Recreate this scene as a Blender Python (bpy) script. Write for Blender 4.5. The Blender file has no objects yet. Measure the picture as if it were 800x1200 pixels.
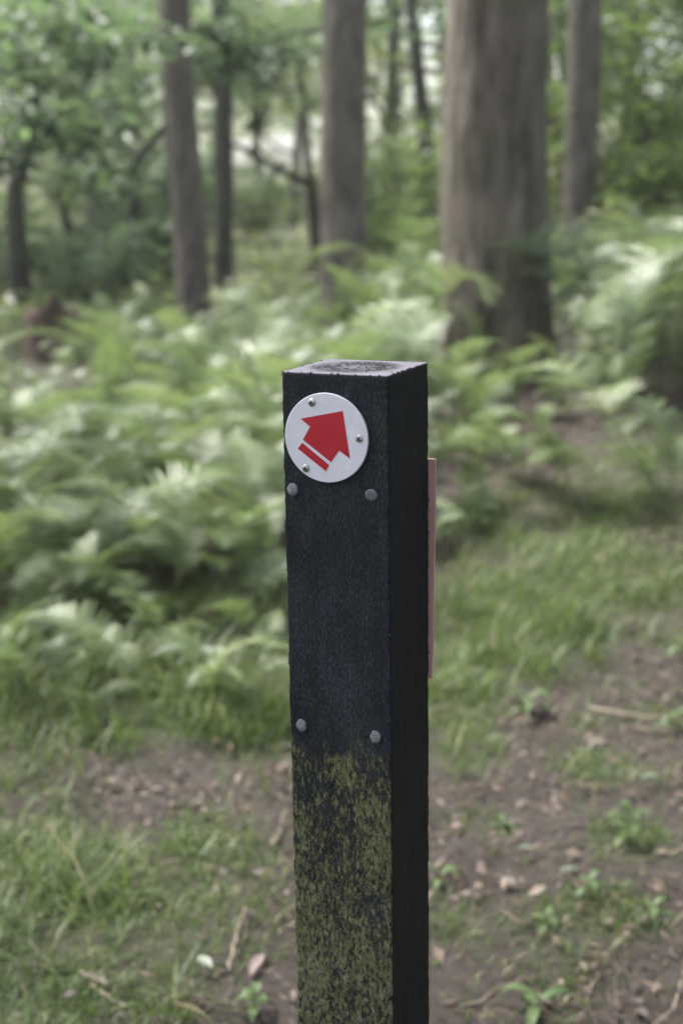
import bpy, math, random
import numpy as np
from mathutils import Vector, Matrix, noise as mnoise

random.seed(7)
RNG = np.random.default_rng(7)
PI = math.pi
scene = bpy.context.scene
COL = scene.collection

# ------------------------------------------------------------------ camera
CAM_H = 1.35
FPX = 1667.0
PITCH = 0.2115
cp, sp = math.cos(PITCH), math.sin(PITCH)
R_ = np.array([1.0, 0, 0]); F_ = np.array([0, cp, -sp]); U_ = np.array([0, sp, cp])
CAMP = np.array([0, 0, CAM_H])


def at(px, py, Y):
    """world point seen at photo pixel (px, py) at ground distance Y"""
    d = F_ + (px - 400) / FPX * R_ + (600 - py) / FPX * U_
    return CAMP + d * (Y / d[1])


def to_px(P):
    v = np.asarray(P, float) - CAMP
    z = v @ F_
    return 400 + FPX * (v @ R_) / z, 600 - FPX * (v @ U_) / z


# ------------------------------------------------------------------ terrain
def sstep(a, b, t):
    t = np.clip((t - a) / (b - a), 0, 1)
    return t * t * (3 - 2 * t)


def hnoise(x, y):
    return (0.035 * np.sin(x * 1.7 + 0.6 * np.sin(y * 1.3)) * np.sin(y * 1.1 + 1.0) +
            0.018 * np.sin(x * 4.1 + 2.0) * np.sin(y * 3.7 + np.sin(x * 2.2)) +
            0.006 * np.sin(x * 13.0 + np.sin(y * 9)) * np.sin(y * 11.0 + 2 * np.sin(x * 5)))


def H(x, y):
    x = np.asarray(x, float); y = np.asarray(y, float)
    q = 0.13 + 0.25 * x
    q = 0.45 + 0.47 * np.tanh((q - 0.45) / 0.47)
    r = q * sstep(2.8, 8.5, y)
    r = r + 2.2 * sstep(14, 60, y)
    r = r + 0.6 * hnoise(x, y) * (0.25 + 0.75 * sstep(1.5, 4.0, y))
    return r


def ground_at(px, py):
    """ground point seen at a photo pixel"""
    d = F_ + (px - 400) / FPX * R_ + (600 - py) / FPX * U_
    lo, hi = 0.5, 60.0
    t = lo
    while t < hi:
        P = CAMP + d * t
        if P[2] < float(H(P[0], P[1])):
            break
        t += 0.02
    return CAMP + d * t


# ------------------------------------------------------------------ helpers
class MB:
    def __init__(s):
        s.v = []; s.f = []; s.n = 0; s.c = []

    def add(s, v, f, c=None):
        v = np.asarray(v, float).reshape(-1, 3)
        s.v.append(v)
        s.f.extend([tuple(int(i) + s.n for i in q) for q in f])
        s.c.append(np.full(len(v), 0.5 if c is None else 0.0) if np.isscalar(c) or c is None else np.asarray(c, float))
        if c is not None and np.isscalar(c):
            s.c[-1][:] = c
        s.n += len(v)
        return s

    def tube(s, pts, rad, seg=10, cap=True, c=None):
        pts = [np.asarray(p, float) for p in pts]
        n = len(pts)
        vs = []
        ref = np.array([0.37, 0.61, 0.2]); ref /= np.linalg.norm(ref)
        t0 = pts[1] - pts[0]; t0 /= np.linalg.norm(t0)
        u = np.cross(t0, ref); u /= np.linalg.norm(u)
        for i in range(n):
            t = pts[min(i + 1, n - 1)] - pts[max(i - 1, 0)]
            t /= (np.linalg.norm(t) + 1e-9)
            u = u - t * (u @ t); u /= np.linalg.norm(u)
            w = np.cross(t, u)
            for k in range(seg):
                a = 2 * PI * k / seg
                vs.append(pts[i] + (u * math.cos(a) + w * math.sin(a)) * rad[i])
        f = []
        for i in range(n - 1):
            for k in range(seg):
                a = i * seg + k; b = i * seg + (k + 1) % seg
                f.append((a, b, b + seg, a + seg))
        if cap:
            f.append(tuple(range(seg))[::-1]); f.append(tuple(range((n - 1) * seg, n * seg)))
        return s.add(vs, f, c)

    def build(s, name, mat, parent=None, smooth=True, colattr=False):
        me = bpy.data.meshes.new(name)
        v = np.concatenate(s.v) if s.v else np.zeros((0, 3))
        me.from_pydata(v.tolist(), [], s.f)
        if smooth:
            me.polygons.foreach_set('use_smooth', np.ones(len(me.polygons), bool))
        if colattr:
            a = me.attributes.new('tone', 'FLOAT', 'POINT')
            a.data.foreach_set('value', np.concatenate(s.c).astype(np.float32))
        me.update()
        o = bpy.data.objects.new(name, me)
        for m in (mat if isinstance(mat, (list, tuple)) else [mat]):
            me.materials.append(m)
        COL.objects.link(o)
        if parent: o.parent = parent
        return o


def np_mesh(name, V, faces_arr, mat, tone=None, parent=None, smooth=True):
    """fast build from arrays: V (n,3), faces_arr (m,k) all the same size"""
    me = bpy.data.meshes.new(name)
    m, k = faces_arr.shape
    me.vertices.add(len(V)); me.vertices.foreach_set('co', V.astype(np.float32).ravel())
    me.loops.add(m * k); me.loops.foreach_set('vertex_index', faces_arr.astype(np.int32).ravel())
    me.polygons.add(m)
    me.polygons.foreach_set('loop_start', np.arange(0, m * k, k, dtype=np.int32))
    me.update(calc_edges=True)
    if smooth: me.polygons.foreach_set('use_smooth', np.ones(m, bool))
    if tone is not None:
        a = me.attributes.new('tone', 'FLOAT', 'POINT')
        a.data.foreach_set('value', tone.astype(np.float32))
    me.validate(); me.update()
    o = bpy.data.objects.new(name, me); me.materials.append(mat)
    COL.objects.link(o)
    if parent: o.parent = parent
    return o


def tag(o, label=None, cat=None, group=None, kind=None):
    if label: o['label'] = label
    if cat: o['category'] = cat
    if group: o['group'] = group
    if kind: o['kind'] = kind
    return o


def empty(name, loc, rz=0.0, sc=1.0):
    o = bpy.data.objects.new(name, None)
    o.empty_display_size = 0.1
    o.location = loc; o.rotation_euler = (0, 0, rz); o.scale = (sc, sc, sc)
    COL.objects.link(o)
    return o


def dup(root, loc, rz=0.0, sc=(1, 1, 1), tilt=(0, 0)):
    r = root.copy(); COL.objects.link(r)
    r.location = loc; r.rotation_euler = (tilt[0], tilt[1], rz); r.scale = sc
    for ch in root.children:
        c = ch.copy(); COL.objects.link(c); c.parent = r
    return r


# ------------------------------------------------------------------ materials
def mat(name):
    m = bpy.data.materials.new(name); m.use_nodes = True
    nt = m.node_tree
    for n in list(nt.nodes): nt.nodes.remove(n)
    out = nt.nodes.new('ShaderNodeOutputMaterial')
    return m, nt, out


def N(nt, t, **kw):
    n = nt.nodes.new(t)
    for k, v in kw.items():
        if k.startswith('i_'):
            n.inputs[k[2:].replace('_', ' ')].default_value = v
        else:
            setattr(n, k, v)
    return n


def ramp(nt, src, stops, interp='LINEAR'):
    r = nt.nodes.new('ShaderNodeValToRGB'); r.color_ramp.interpolation = interp
    e = r.color_ramp.elements
    while len(e) > 1: e.remove(e[0])
    e[0].position = stops[0][0]; e[0].color = (*stops[0][1], 1) if len(stops[0][1]) == 3 else stops[0][1]
    for p, c in stops[1:]:
        x = e.new(p); x.color = (*c, 1)
    nt.links.new(src, r.inputs[0])
    return r.outputs[0]


def g(v): return (v, v, v)


def mixc(nt, fac, a, b, mode='MIX'):
    n = nt.nodes.new('ShaderNodeMix'); n.data_type = 'RGBA'; n.blend_type = mode
    L = nt.links.new
    if isinstance(fac, (int, float)): n.inputs[0].default_value = fac
    else: L(fac, n.inputs[0])
    for i, x in ((6, a), (7, b)):
        if isinstance(x, tuple): n.inputs[i].default_value = (*x, 1)
        else: L(x, n.inputs[i])
    return n.outputs[2]


def mth(nt, op, a, b=None, c=None):
    n = nt.nodes.new('ShaderNodeMath'); n.operation = op
    for i, x in enumerate((a, b, c)):
        if x is None: continue
        if isinstance(x, (int, float)): n.inputs[i].default_value = x
        else: nt.links.new(x, n.inputs[i])
    return n.outputs[0]


def noise(nt, vec, scale, detail=4, rough=0.55, vscale=None):
    if vscale is not None:
        mp = nt.nodes.new('ShaderNodeMapping'); mp.inputs['Scale'].default_value = vscale
        nt.links.new(vec, mp.inputs[0]); vec = mp.outputs[0]
    n = N(nt, 'ShaderNodeTexNoise'); n.inputs['Scale'].default_value = scale
    n.inputs['Detail'].default_value = detail; n.inputs['Roughness'].default_value = rough
    nt.links.new(vec, n.inputs['Vector'])
    return n.outputs['Fac']


def leaf_mat(name, stops, trans=0.4, rough=0.45, spec=0.5, tcol=(0.16, 0.24, 0.04), objrand=0.6):
    """stops: colour ramp over a per-leaf tone shifted by a per-object random"""
    m, nt, out = mat(name); L = nt.links.new
    at_ = N(nt, 'ShaderNodeAttribute', attribute_name='tone')
    oi = N(nt, 'ShaderNodeObjectInfo')
    t = mth(nt, 'ADD', mth(nt, 'MULTIPLY', at_.outputs['Fac'], 1 - objrand), mth(nt, 'MULTIPLY', oi.outputs['Random'], objrand))
    col = ramp(nt, t, stops)
    p = N(nt, 'ShaderNodeBsdfPrincipled'); L(col, p.inputs['Base Color'])
    p.inputs['Roughness'].default_value = rough
    p.inputs['Specular IOR Level'].default_value = spec
    tr = N(nt, 'ShaderNodeBsdfTranslucent')
    L(mixc(nt, 0.6, col, tcol), tr.inputs['Color'])
    mx = N(nt, 'ShaderNodeMixShader'); mx.inputs[0].default_value = trans
    L(p.outputs[0], mx.inputs[1]); L(tr.outputs[0], mx.inputs[2]); L(mx.outputs[0], out.inputs[0])
    return m


def bark_mat(name, dark, light, scale=1.0, moss=0.0):
    m, nt, out = mat(name); L = nt.links.new
    tc = N(nt, 'ShaderNodeTexCoord'); ob = tc.outputs['Object']
    n1 = noise(nt, ob, 11 * scale, 6, 0.6, (1, 1, 0.30))
    n2 = noise(nt, ob, 34 * scale, 4, 0.6, (1, 1, 0.30))
    n3 = noise(nt, ob, 2.2, 3)
    s = mth(nt, 'ADD', mth(nt, 'MULTIPLY', n1, 0.75), mth(nt, 'MULTIPLY', n2, 0.25))
    n4 = noise(nt, ob, 6.0 * scale, 4, 0.6, (1, 1, 0.28))
    s = mth(nt, 'ADD', mth(nt, 'MULTIPLY', s, 0.65), mth(nt, 'MULTIPLY', n4, 0.35))
    col = ramp(nt, s, [(0.38, dark), (0.50, tuple(0.45 * a + 0.5 * b for a, b in zip(dark, light))), (0.62, light)])
    stain = ramp(nt, noise(nt, ob, 1.6, 4, 0.6), [(0.48, g(0)), (0.62, g(0.5))])
    col = mixc(nt, stain, col, (0.085, 0.078, 0.048))
    col = mixc(nt, mth(nt, 'MULTIPLY', ramp(nt, n3, [(0.42, g(0)), (0.7, g(1))]), 0.35), col, tuple(0.6 * c for c in light))
    if moss:
        mk = ramp(nt, noise(nt, ob, 4.0, 5), [(0.5, g(0)), (0.64, g(1))])
        col = mixc(nt, mth(nt, 'MULTIPLY', mk, moss), col, (0.07, 0.085, 0.04))
    p = N(nt, 'ShaderNodeBsdfPrincipled'); L(col, p.inputs['Base Color']); p.inputs['Roughness'].default_value = 0.85
    p.inputs['Specular IOR Level'].default_value = 0.25
    b = N(nt, 'ShaderNodeBump'); b.inputs['Strength'].default_value = 1.0; b.inputs['Distance'].default_value = 0.06
    L(s, b.inputs['Height']); L(b.outputs[0], p.inputs['Normal']); L(p.outputs[0], out.inputs[0])
    return m


def plain(name, col, rough=0.6, metal=0.0, spec=0.5, var=0.0, vs=20, bump=0.0):
    m, nt, out = mat(name); L = nt.links.new
    p = N(nt, 'ShaderNodeBsdfPrincipled'); p.inputs['Roughness'].default_value = rough
    p.inputs['Metallic'].default_value = metal; p.inputs['Specular IOR Level'].default_value = spec
    p.inputs['Base Color'].default_value = (*col, 1)
    tc = N(nt, 'ShaderNodeTexCoord')
    if var:
        f = noise(nt, tc.outputs['Object'], vs, 5, 0.65)
        L(mixc(nt, ramp(nt, f, [(0.3, g(0)), (0.7, g(1))]), tuple(c * (1 - var) for c in col), tuple(min(1, c * (1 + var * .6)) for c in col)), p.inputs['Base Color'])
        L(mth(nt, 'MULTIPLY_ADD', f, 0.3, rough - 0.15), p.inputs['Roughness'])
        if bump:
            b = N(nt, 'ShaderNodeBump'); b.inputs['Strength'].default_value = bump; b.inputs['Distance'].default_value = 0.002
            L(f, b.inputs['Height']); L(b.outputs[0], p.inputs['Normal'])
    L(p.outputs[0], out.inputs[0])
    return m


M_FERN = leaf_mat('fern_leaf', [(0.0, (0.050, 0.085, 0.030)), (0.35, (0.098, 0.148, 0.056)), (0.7, (0.155, 0.205, 0.080)), (1.0, (0.225, 0.26, 0.105))],
                  trans=0.40, rough=0.46, spec=0.8, tcol=(0.20, 0.27, 0.085))
M_FSTEM = plain('fern_stem', (0.13, 0.15, 0.06), 0.5, var=0.3)
M_DEAD = leaf_mat('dead_frond', [(0.0, (0.06, 0.038, 0.025)), (0.5, (0.11, 0.072, 0.046)), (1, (0.18, 0.13, 0.085))], trans=0.2, rough=0.8, spec=0.2, tcol=(0.2, 0.1, 0.04))
M_GRASS = leaf_mat('grass_blade', [(0.0, (0.030, 0.060, 0.014)), (0.45, (0.062, 0.105, 0.024)), (0.82, (0.115, 0.155, 0.046)), (0.86, (0.20, 0.18, 0.09)), (1.0, (0.30, 0.25, 0.15))],
                   trans=0.38, rough=0.5, spec=0.45, objrand=0.0)
M_OAK = leaf_mat('oak_leaf', [(0.0, (0.036, 0.072, 0.044)), (0.5, (0.060, 0.108, 0.060)), (1.0, (0.10, 0.15, 0.080))], trans=0.52, tcol=(0.16, 0.235, 0.085), rough=0.45, spec=0.35, objrand=0.45)
M_HAZEL = leaf_mat('hazel_leaf', [(0.0, (0.055, 0.090, 0.036)), (0.5, (0.085, 0.125, 0.048)), (1.0, (0.13, 0.165, 0.065))], trans=0.5, rough=0.45, spec=0.5, objrand=0.45)
M_PALE = leaf_mat('sunlit_pale_leaf', [(0.0, (0.10, 0.135, 0.055)), (0.5, (0.15, 0.185, 0.075)), (1.0, (0.21, 0.235, 0.11))], trans=0.55, rough=0.4, spec=0.6, tcol=(0.30, 0.34, 0.12), objrand=0.3)  # sunlight on the far foliage put into a paler leaf colour
M_PLANT = leaf_mat('weed_leaf', [(0.0, (0.05, 0.095, 0.028)), (1.0, (0.10, 0.15, 0.05))], trans=0.35, rough=0.5, spec=0.35)
M_LITTER = leaf_mat('litter_leaf', [(0.0, (0.022, 0.016, 0.013)), (0.4, (0.060, 0.041, 0.031)), (0.75, (0.108, 0.076, 0.054)), (0.93, (0.16, 0.120, 0.088)), (1.0, (0.25, 0.20, 0.155))],
                    trans=0.1, rough=0.6, spec=0.4, tcol=(0.2, 0.1, 0.05), objrand=0.0)
M_PALE_LEAF = plain('pale_dead_leaf', (0.19, 0.14, 0.125), 0.6, var=0.3)
M_GREEN_LEAF = plain('fallen_green_leaf', (0.125, 0.15, 0.10), 0.55, var=0.3)
M_TWIG = plain('twig_bark', (0.17, 0.125, 0.095), 0.8, var=0.5, vs=60)
M_STRAW = plain('dry_stalk', (0.25, 0.20, 0.145), 0.6, var=0.3, vs=60)
M_BARK_A = bark_mat('bark_brown', (0.032, 0.027, 0.022), (0.170, 0.146, 0.120))
M_BARK_B = bark_mat('bark_grey', (0.045, 0.039, 0.035), (0.165, 0.143, 0.127), 1.2)
M_BARK_D = bark_mat('bark_dark', (0.022, 0.021, 0.018), (0.075, 0.066, 0.056), 1.2, moss=0.5)
M_STUMP = bark_mat('rotten_wood', (0.030, 0.021, 0.017), (0.115, 0.078, 0.060), 1.5)

# ------------------------------------------------------------------ ground cover layout (photo pixels -> ground)
GRASS_BLOBS = [  # cx, cy, rx, ry, weight
    (150, 815, 210, 62, 1.0), (60, 760, 150, 45, 0.6), (290, 845, 70, 45, 0.9), (20, 890, 70, 40, 0.7),
    (60, 1060, 120, 105, 0.95), (30, 1180, 130, 80, 0.9), (180, 1085, 110, 70, 0.8), (255, 1000, 70, 40, 0.8), (150, 1180, 100, 50, 0.55), (300, 1090, 40, 60, 0.35),
    (600, 735, 130, 65, 0.95), (730, 690, 120, 55, 0.75), (540, 800, 60, 70, 0.9), (545, 885, 45, 28, 0.8), (790, 740, 60, 30, 0.6),
    (700, 905, 60, 24, 0.65), (735, 985, 50, 34, 0.7), (690, 1070, 85, 40, 0.65), (570, 1085, 70, 34, 0.45), (640, 1135, 80, 30, 0.4), (770, 845, 40, 20, 0.5), (560, 965, 40, 20, 0.35), (540, 1000, 50, 20, 0.2),
    (700, 850, 40, 16, 0.35), (660, 610, 170, 50, 0.6), (760, 560, 90, 60, 0.7), (760, 1080, 50, 30, 0.3), (650, 1180, 60, 25, 0.25),
    (120, 735, 260, 46, 0.8), (300, 770, 60, 50, 0.6), (-150, 900, 160, 260, 0.9), (960, 800, 140, 120, 0.6)]


def grass_w(px, py):
    w = np.zeros_like(px)
    for cx, cy, rx, ry, k in GRASS_BLOBS:
        d = ((px - cx) / rx) ** 2 + ((py - cy) / ry) ** 2
        w = np.maximum(w, k * np.exp(-np.clip(d - 0.45, 0, 20) * 1.6))
    return w


# ------------------------------------------------------------------ the ground sheet
def build_ground():
    def axis(lo, hi, flo, fhi, fine, grow):
        a = list(np.arange(flo, fhi, fine))
        s = fine; x = fhi
        while x < hi: a.append(x); s *= grow; x += s
        a.append(hi)
        s = fine; x = flo - fine; b = []
        while x > lo: b.append(x); s *= grow; x -= s
        b.append(lo)
        return np.array(b[::-1] + a)
    xs = axis(-160, 160, -2.6, 2.6, 0.045, 1.12)
    ys = axis(-60, 260, 1.4, 7.0, 0.045, 1.10)
    X, Y = np.meshgrid(xs, ys)
    Z = H(X, Y)
    V = np.stack([X, Y, Z], -1).reshape(-1, 3)
    # small lumps of trodden soil near the camera
    near = (np.abs(V[:, 0]) < 2.7) & (V[:, 1] > 1.3) & (V[:, 1] < 7.2)
    for i in np.where(near)[0]:
        p = Vector(V[i])
        V[i, 2] += 0.024 * mnoise.fractal(p * 6.0, 1.0, 2.1, 4)
    nx, ny = len(xs), len(ys)
    idx = np.arange(nx * ny).reshape(ny, nx)
    F = np.stack([idx[:-1, :-1], idx[:-1, 1:], idx[1:, 1:], idx[1:, :-1]], -1).reshape(-1, 4)
    ok = V[:, 1] > 1.4
    tone = np.full(len(V), 0.4)
    vv = V[ok] - CAMP
    z = vv @ F_
    tone[ok] = grass_w(400 + FPX * (vv @ R_) / z, 600 - FPX * (vv @ U_) / z)
    tone[V[:, 1] > 9] = 0.5; tone[V[:, 1] > 13] = 1.2
    m, nt, out = mat('woodland_soil'); L = nt.links.new
    tc = N(nt, 'ShaderNodeTexCoord'); ob = tc.outputs['Object']
    n1 = noise(nt, ob, 3.0, 6, 0.65); n2 = noise(nt, ob, 26, 6, 0.7); n3 = noise(nt, ob, 120, 4, 0.7)
    soil = ramp(nt, n2, [(0.38, (0.009, 0.007, 0.006)), (0.48, (0.026, 0.020, 0.0145)), (0.60, (0.045, 0.033, 0.026)), (0.74, (0.10, 0.074, 0.058))])
    soil = mixc(nt, ramp(nt, n1, [(0.35, g(0)), (0.65, g(0.6))]), soil, (0.042, 0.031, 0.027))
    at_ = N(nt, 'ShaderNodeAttribute', attribute_name='tone')
    mossy = mixc(nt, n3, (0.022, 0.032, 0.010), (0.050, 0.062, 0.020))
    f = mth(nt, 'MULTIPLY', at_.outputs['Fac'], mth(nt, 'ADD', n1, 0.35))
    col = mixc(nt, ramp(nt, f, [(0.2, g(0)), (0.6, g(0.5)), (1.0, g(0.95))]), soil, mossy)
    p = N(nt, 'ShaderNodeBsdfPrincipled'); L(col, p.inputs['Base Color']); p.inputs['Roughness'].default_value = 0.8
    p.inputs['Specular IOR Level'].default_value = 0.35
    b = N(nt, 'ShaderNodeBump'); b.inputs['Strength'].default_value = 0.9; b.inputs['Distance'].default_value = 0.02
    L(mth(nt, 'ADD', n2, mth(nt, 'MULTIPLY', n3, 0.4)), b.inputs['Height']); L(b.outputs[0], p.inputs['Normal']); L(p.outputs[0], out.inputs[0])
    o = np_mesh('ground', V, F, m, tone)
    tag(o, 'brown trodden woodland soil under grass and ferns', 'ground', kind='structure')
    return o


build_ground()


def ground_samples(n, xr, yr):
    x = RNG.uniform(*xr, n); y = RNG.uniform(*yr, n)
    z = H(x, y)
    v = np.stack([x, y, z], -1) - CAMP
    zz = v @ F_
    return x, y, z, 400 + FPX * (v @ R_) / zz, 600 - FPX * (v @ U_) / zz


# ------------------------------------------------------------------ grass (uncountable)
def blades(name, x, y, z, length, width, tone, label):
    n = len(x)
    a = RNG.uniform(0, 2 * PI, n)
    lean = np.abs(RNG.normal(0.40, 0.45, n))
    curl = RNG.uniform(0.2, 2.2, n)
    dirx, diry = np.cos(a), np.sin(a)
    S = np.array([0, 0.35, 0.7, 1.0])
    V = np.zeros((n, 7, 3)); k = 0
    px, pz = np.zeros(n), np.zeros(n)
    prev = 0
    rows = []
    for i, s in enumerate(S):
        if i:
            ang = lean + curl * (s - 0.15)
            ds = (s - prev) * length
            px = px + np.sin(ang) * ds; pz = pz + np.cos(ang) * ds
        prev = s
        w = width * (1.0, 0.85, 0.55, 0.0)[i] * 0.5
        cx = x + dirx * px; cy = y + diry * px; cz = z + np.maximum(pz, 0.004) * (i > 0) - 0.01 * (i == 0)
        if i < 3:
            V[:, k] = np.stack([cx - diry * w, cy + dirx * w, cz], -1)
            V[:, k + 1] = np.stack([cx + diry * w, cy - dirx * w, cz], -1); k += 2
        else:
            V[:, k] = np.stack([cx, cy, cz], -1)
    base = np.arange(n)[:, None] * 7
    tris = np.array([[0, 1, 3], [0, 3, 2], [2, 3, 5], [2, 5, 4], [4, 5, 6]])
    F = (base[:, None, :] + tris[None]).reshape(-1, 3)
    o = np_mesh(name, V.reshape(-1, 3), F, M_GRASS, np.repeat(tone, 7))
    tag(o, label, 'grass', kind='stuff')
    return o


def tufty(x, y, s, seed):
    return np.array([mnoise.noise(Vector((a * s, b * s, seed))) for a, b in zip(x, y)])


def build_grass():
    x, y, z, px, py = ground_samples(230000, (-2.6, 2.6), (1.9, 7.0))
    w = np.maximum(grass_w(px, py), 0.11)
    w = w * np.clip(0.75 + 1.2 * tufty(x, y, 1.3, 13.0) + 1.5 * tufty(x, y, 3.2, 3.0) + 1.6 * tufty(x, y, 8.0, 8.0), 0.02, 1.5)
    keep = RNG.uniform(0, 1, len(x)) < w * 0.8
    x, y, z, px, py = [q[keep] for q in (x, y, z, px, py)]
    n = len(x)
    longz = np.exp(-(((px - 150) / 260) ** 2 + ((py - 815) / 90) ** 2)) + 0.6 * np.exp(-(((px - 600) / 150) ** 2 + ((py - 740) / 110) ** 2)) \
        + 0.45 * np.exp(-(((px - 50) / 150) ** 2 + ((py - 1080) / 130) ** 2))
    ln = (0.05 + 0.14 * np.clip(longz, 0, 1)) * RNG.uniform(0.45, 1.4, n) * np.clip(1 + 0.9 * tufty(x, y, 5.0, 21.0), 0.5, 1.6)
    wd = RNG.uniform(0.0018, 0.0048, n) * (1 + 0.3 * (ln > 0.12))
    tone = np.clip(RNG.normal(0.46, 0.22, n) + 0.25 * tufty(x, y, 2.0, 5.0), 0, 0.8)
    pale = RNG.uniform(0, 1, n) < 0.05
    wd[pale] *= 1.7; tone[pale] = 0.8
    straw = RNG.uniform(0, 1, n) < 0.09
    tone[straw] = RNG.uniform(0.86, 1, straw.sum())
    # short fine undergrass between the longer blades
    x2, y2, z2, px2, py2 = ground_samples(210000, (-2.4, 2.4), (1.9, 6.2))
    w2 = grass_w(px2, py2) * np.clip(0.9 + 1.2 * tufty(x2, y2, 6.0, 31.0), 0.05, 1.3)
    k2 = RNG.uniform(0, 1, len(x2)) < w2 * 0.8
    x2, y2, z2 = x2[k2], y2[k2], z2[k2]; n2 = len(x2)
    t2 = np.clip(RNG.normal(0.36, 0.2, n2), 0, 0.8); q2 = RNG.uniform(0, 1, n2) < 0.12; t2[q2] = RNG.uniform(.85, 1, q2.sum())
    x, y, z = np.concatenate([x, x2]), np.concatenate([y, y2]), np.concatenate([z, z2])
    ln = np.concatenate([ln, RNG.uniform(0.02, 0.055, n2)]); wd = np.concatenate([wd, RNG.uniform(0.0015, 0.0035, n2)]); tone = np.concatenate([tone, t2])
    blades('grass', x, y, z, ln, wd, tone, 'soft green grass growing beside the trodden earth')


build_grass()


# ------------------------------------------------------------------ leaf litter (uncountable)
def build_litter():
    x, y, z, px, py = ground_samples(95000, (-2.4, 2.6), (1.8, 8.5))
    w = 1.0 - 0.75 * np.clip(grass_w(px, py), 0, 1)
    keep = RNG.uniform(0, 1, len(x)) < w * np.clip(0.6 + 0.9 * tufty(x, y, 2.5, 1.0), 0.08, 1)
    x, y, z = x[keep], y[keep], z[keep]
    n = len(x)
    L = 0.007 + 0.034 * RNG.uniform(0, 1, n) ** 2.8; W = L * RNG.uniform(0.15, 0.6, n)
    tw = RNG.uniform(0, 1, n) < 0.16
    L = np.where(tw, RNG.uniform(0.03, 0.13, n), L); W = np.where(tw, RNG.uniform(0.0015, 0.0035, n), W)
    a = RNG.uniform(0, 2 * PI, n)
    t = np.stack([np.cos(a), np.sin(a), RNG.normal(0, 0.3, n)], -1)
    b = np.stack([-np.sin(a), np.cos(a), RNG.normal(0, 0.35, n)], -1)
    c = np.stack([x, y, z + 0.010 + RNG.uniform(0, 0.012, n)], -1)
    curl = RNG.uniform(-0.3, 0.5, n)[:, None] * W[:, None] * np.array([0, 0, 1.0])
    V = np.stack([c - t * L[:, None] / 2, c + b * W[:, None] / 2 + curl, c + t * L[:, None] / 2, c - b * W[:, None] / 2 + curl], 1)
    base = np.arange(n)[:, None] * 4
    F = (base[:, None, :] + np.array([[0, 1, 2], [0, 2, 3]])[None]).reshape(-1, 3)
    tone = np.repeat(np.clip(RNG.beta(2, 2.4, n), 0, 1), 4)
    o = np_mesh('leaf_litter', V.reshape(-1, 3), F, M_LITTER, tone, smooth=False)
    tag(o, 'brown leaf litter and bark crumbs scattered on the bare soil', 'leaf litter', kind='stuff')


build_litter()


# ------------------------------------------------------------------ ferns
def frond_mesh(idx, stem_h, blade_l, arch, yawbend, npin=19):
    """stalk rising from the origin, triangular blade arching towards +X; returns (V,F,tone)"""
    r = np.random.default_rng(100 + idx)
    # spine
    pts = []; ang = 0.10 + 0.1 * r.uniform()
    p = np.array([0.0, 0, 0]); nst = 5
    for i in range(nst):
        pts.append(p.copy()); p = p + np.array([math.sin(ang), 0, math.cos(ang)]) * stem_h / nst; ang += 0.06
    nb = 16
    ang0 = ang
    for i in range(nb + 1):
        pts.append(p.copy())
        s = i / nb
        ang = ang0 + arch * (1 - (1 - s) ** 1.7)
        p = p + np.array([math.sin(ang), 0.10 * yawbend * s, math.cos(ang)]) * blade_l / nb
    pts = np.array(pts)
    blade = pts[nst:]
    V = []; Fc = []; T = []
    # blade pinnae
    for k in range(npin):
        s = 0.03 + 0.95 * (k / (npin - 1)) ** 0.92
        fi = s * nb; i0 = min(int(fi), nb - 1); fr = fi - i0
        c = blade[i0] * (1 - fr) + blade[i0 + 1] * fr
        t = blade[i0 + 1] - blade[i0]; t /= np.linalg.norm(t)
        side = np.array([0, 1.0, 0]); up = np.cross(t, side); up = up if up[2] > 0 else -up
        plen = blade_l * 0.46 * (1 - s) ** 0.85 * (0.72 + 0.28 * min(1, s * 6)) + 0.012
        for sg in (-1, 1):
            swing = 1.15 - 0.35 * s + r.normal(0, 0.07)
            d = math.cos(swing) * t + math.sin(swing) * sg * side + up * (0.16 + r.normal(0, 0.07))
            d /= np.linalg.norm(d)
            droop = 0.35 + 0.3 * r.uniform()
            q = np.cross(d, up); q /= np.linalg.norm(q)
            npl = max(3, int(plen / 0.0125))
            tone = np.clip(0.5 + r.normal(0, 0.24), 0, 1)
            for j in range(npl):
                u = (j + 0.5) / npl
                cc = c + d * plen * u - np.array([0, 0, 1.0]) * droop * plen * u * u * 0.35
                pl = min(plen * 0.20, 0.0175) * (1 - u) ** 0.75 * (0.7 + 0.3 * min(1, u * 5)) + 0.003
                hw = plen / npl * 0.36
                for s2 in (-1, 1):
                    e = q * s2 * pl + d * pl * 0.28 - up * pl * 0.10 + up * r.normal(0, 0.05) * pl
                    b = len(V)
                    V += [cc - d * hw, cc + e * 0.55 - d * hw * 0.72, cc + e, cc + e * 0.6 + d * hw * 0.85, cc + d * hw]
                    Fc += [(b, b + 1, b + 2), (b, b + 2, b + 3), (b, b + 3, b + 4)]
                    T += [tone] * 5
    return np.array(V), np.array(Fc), np.array(T), pts


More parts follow.
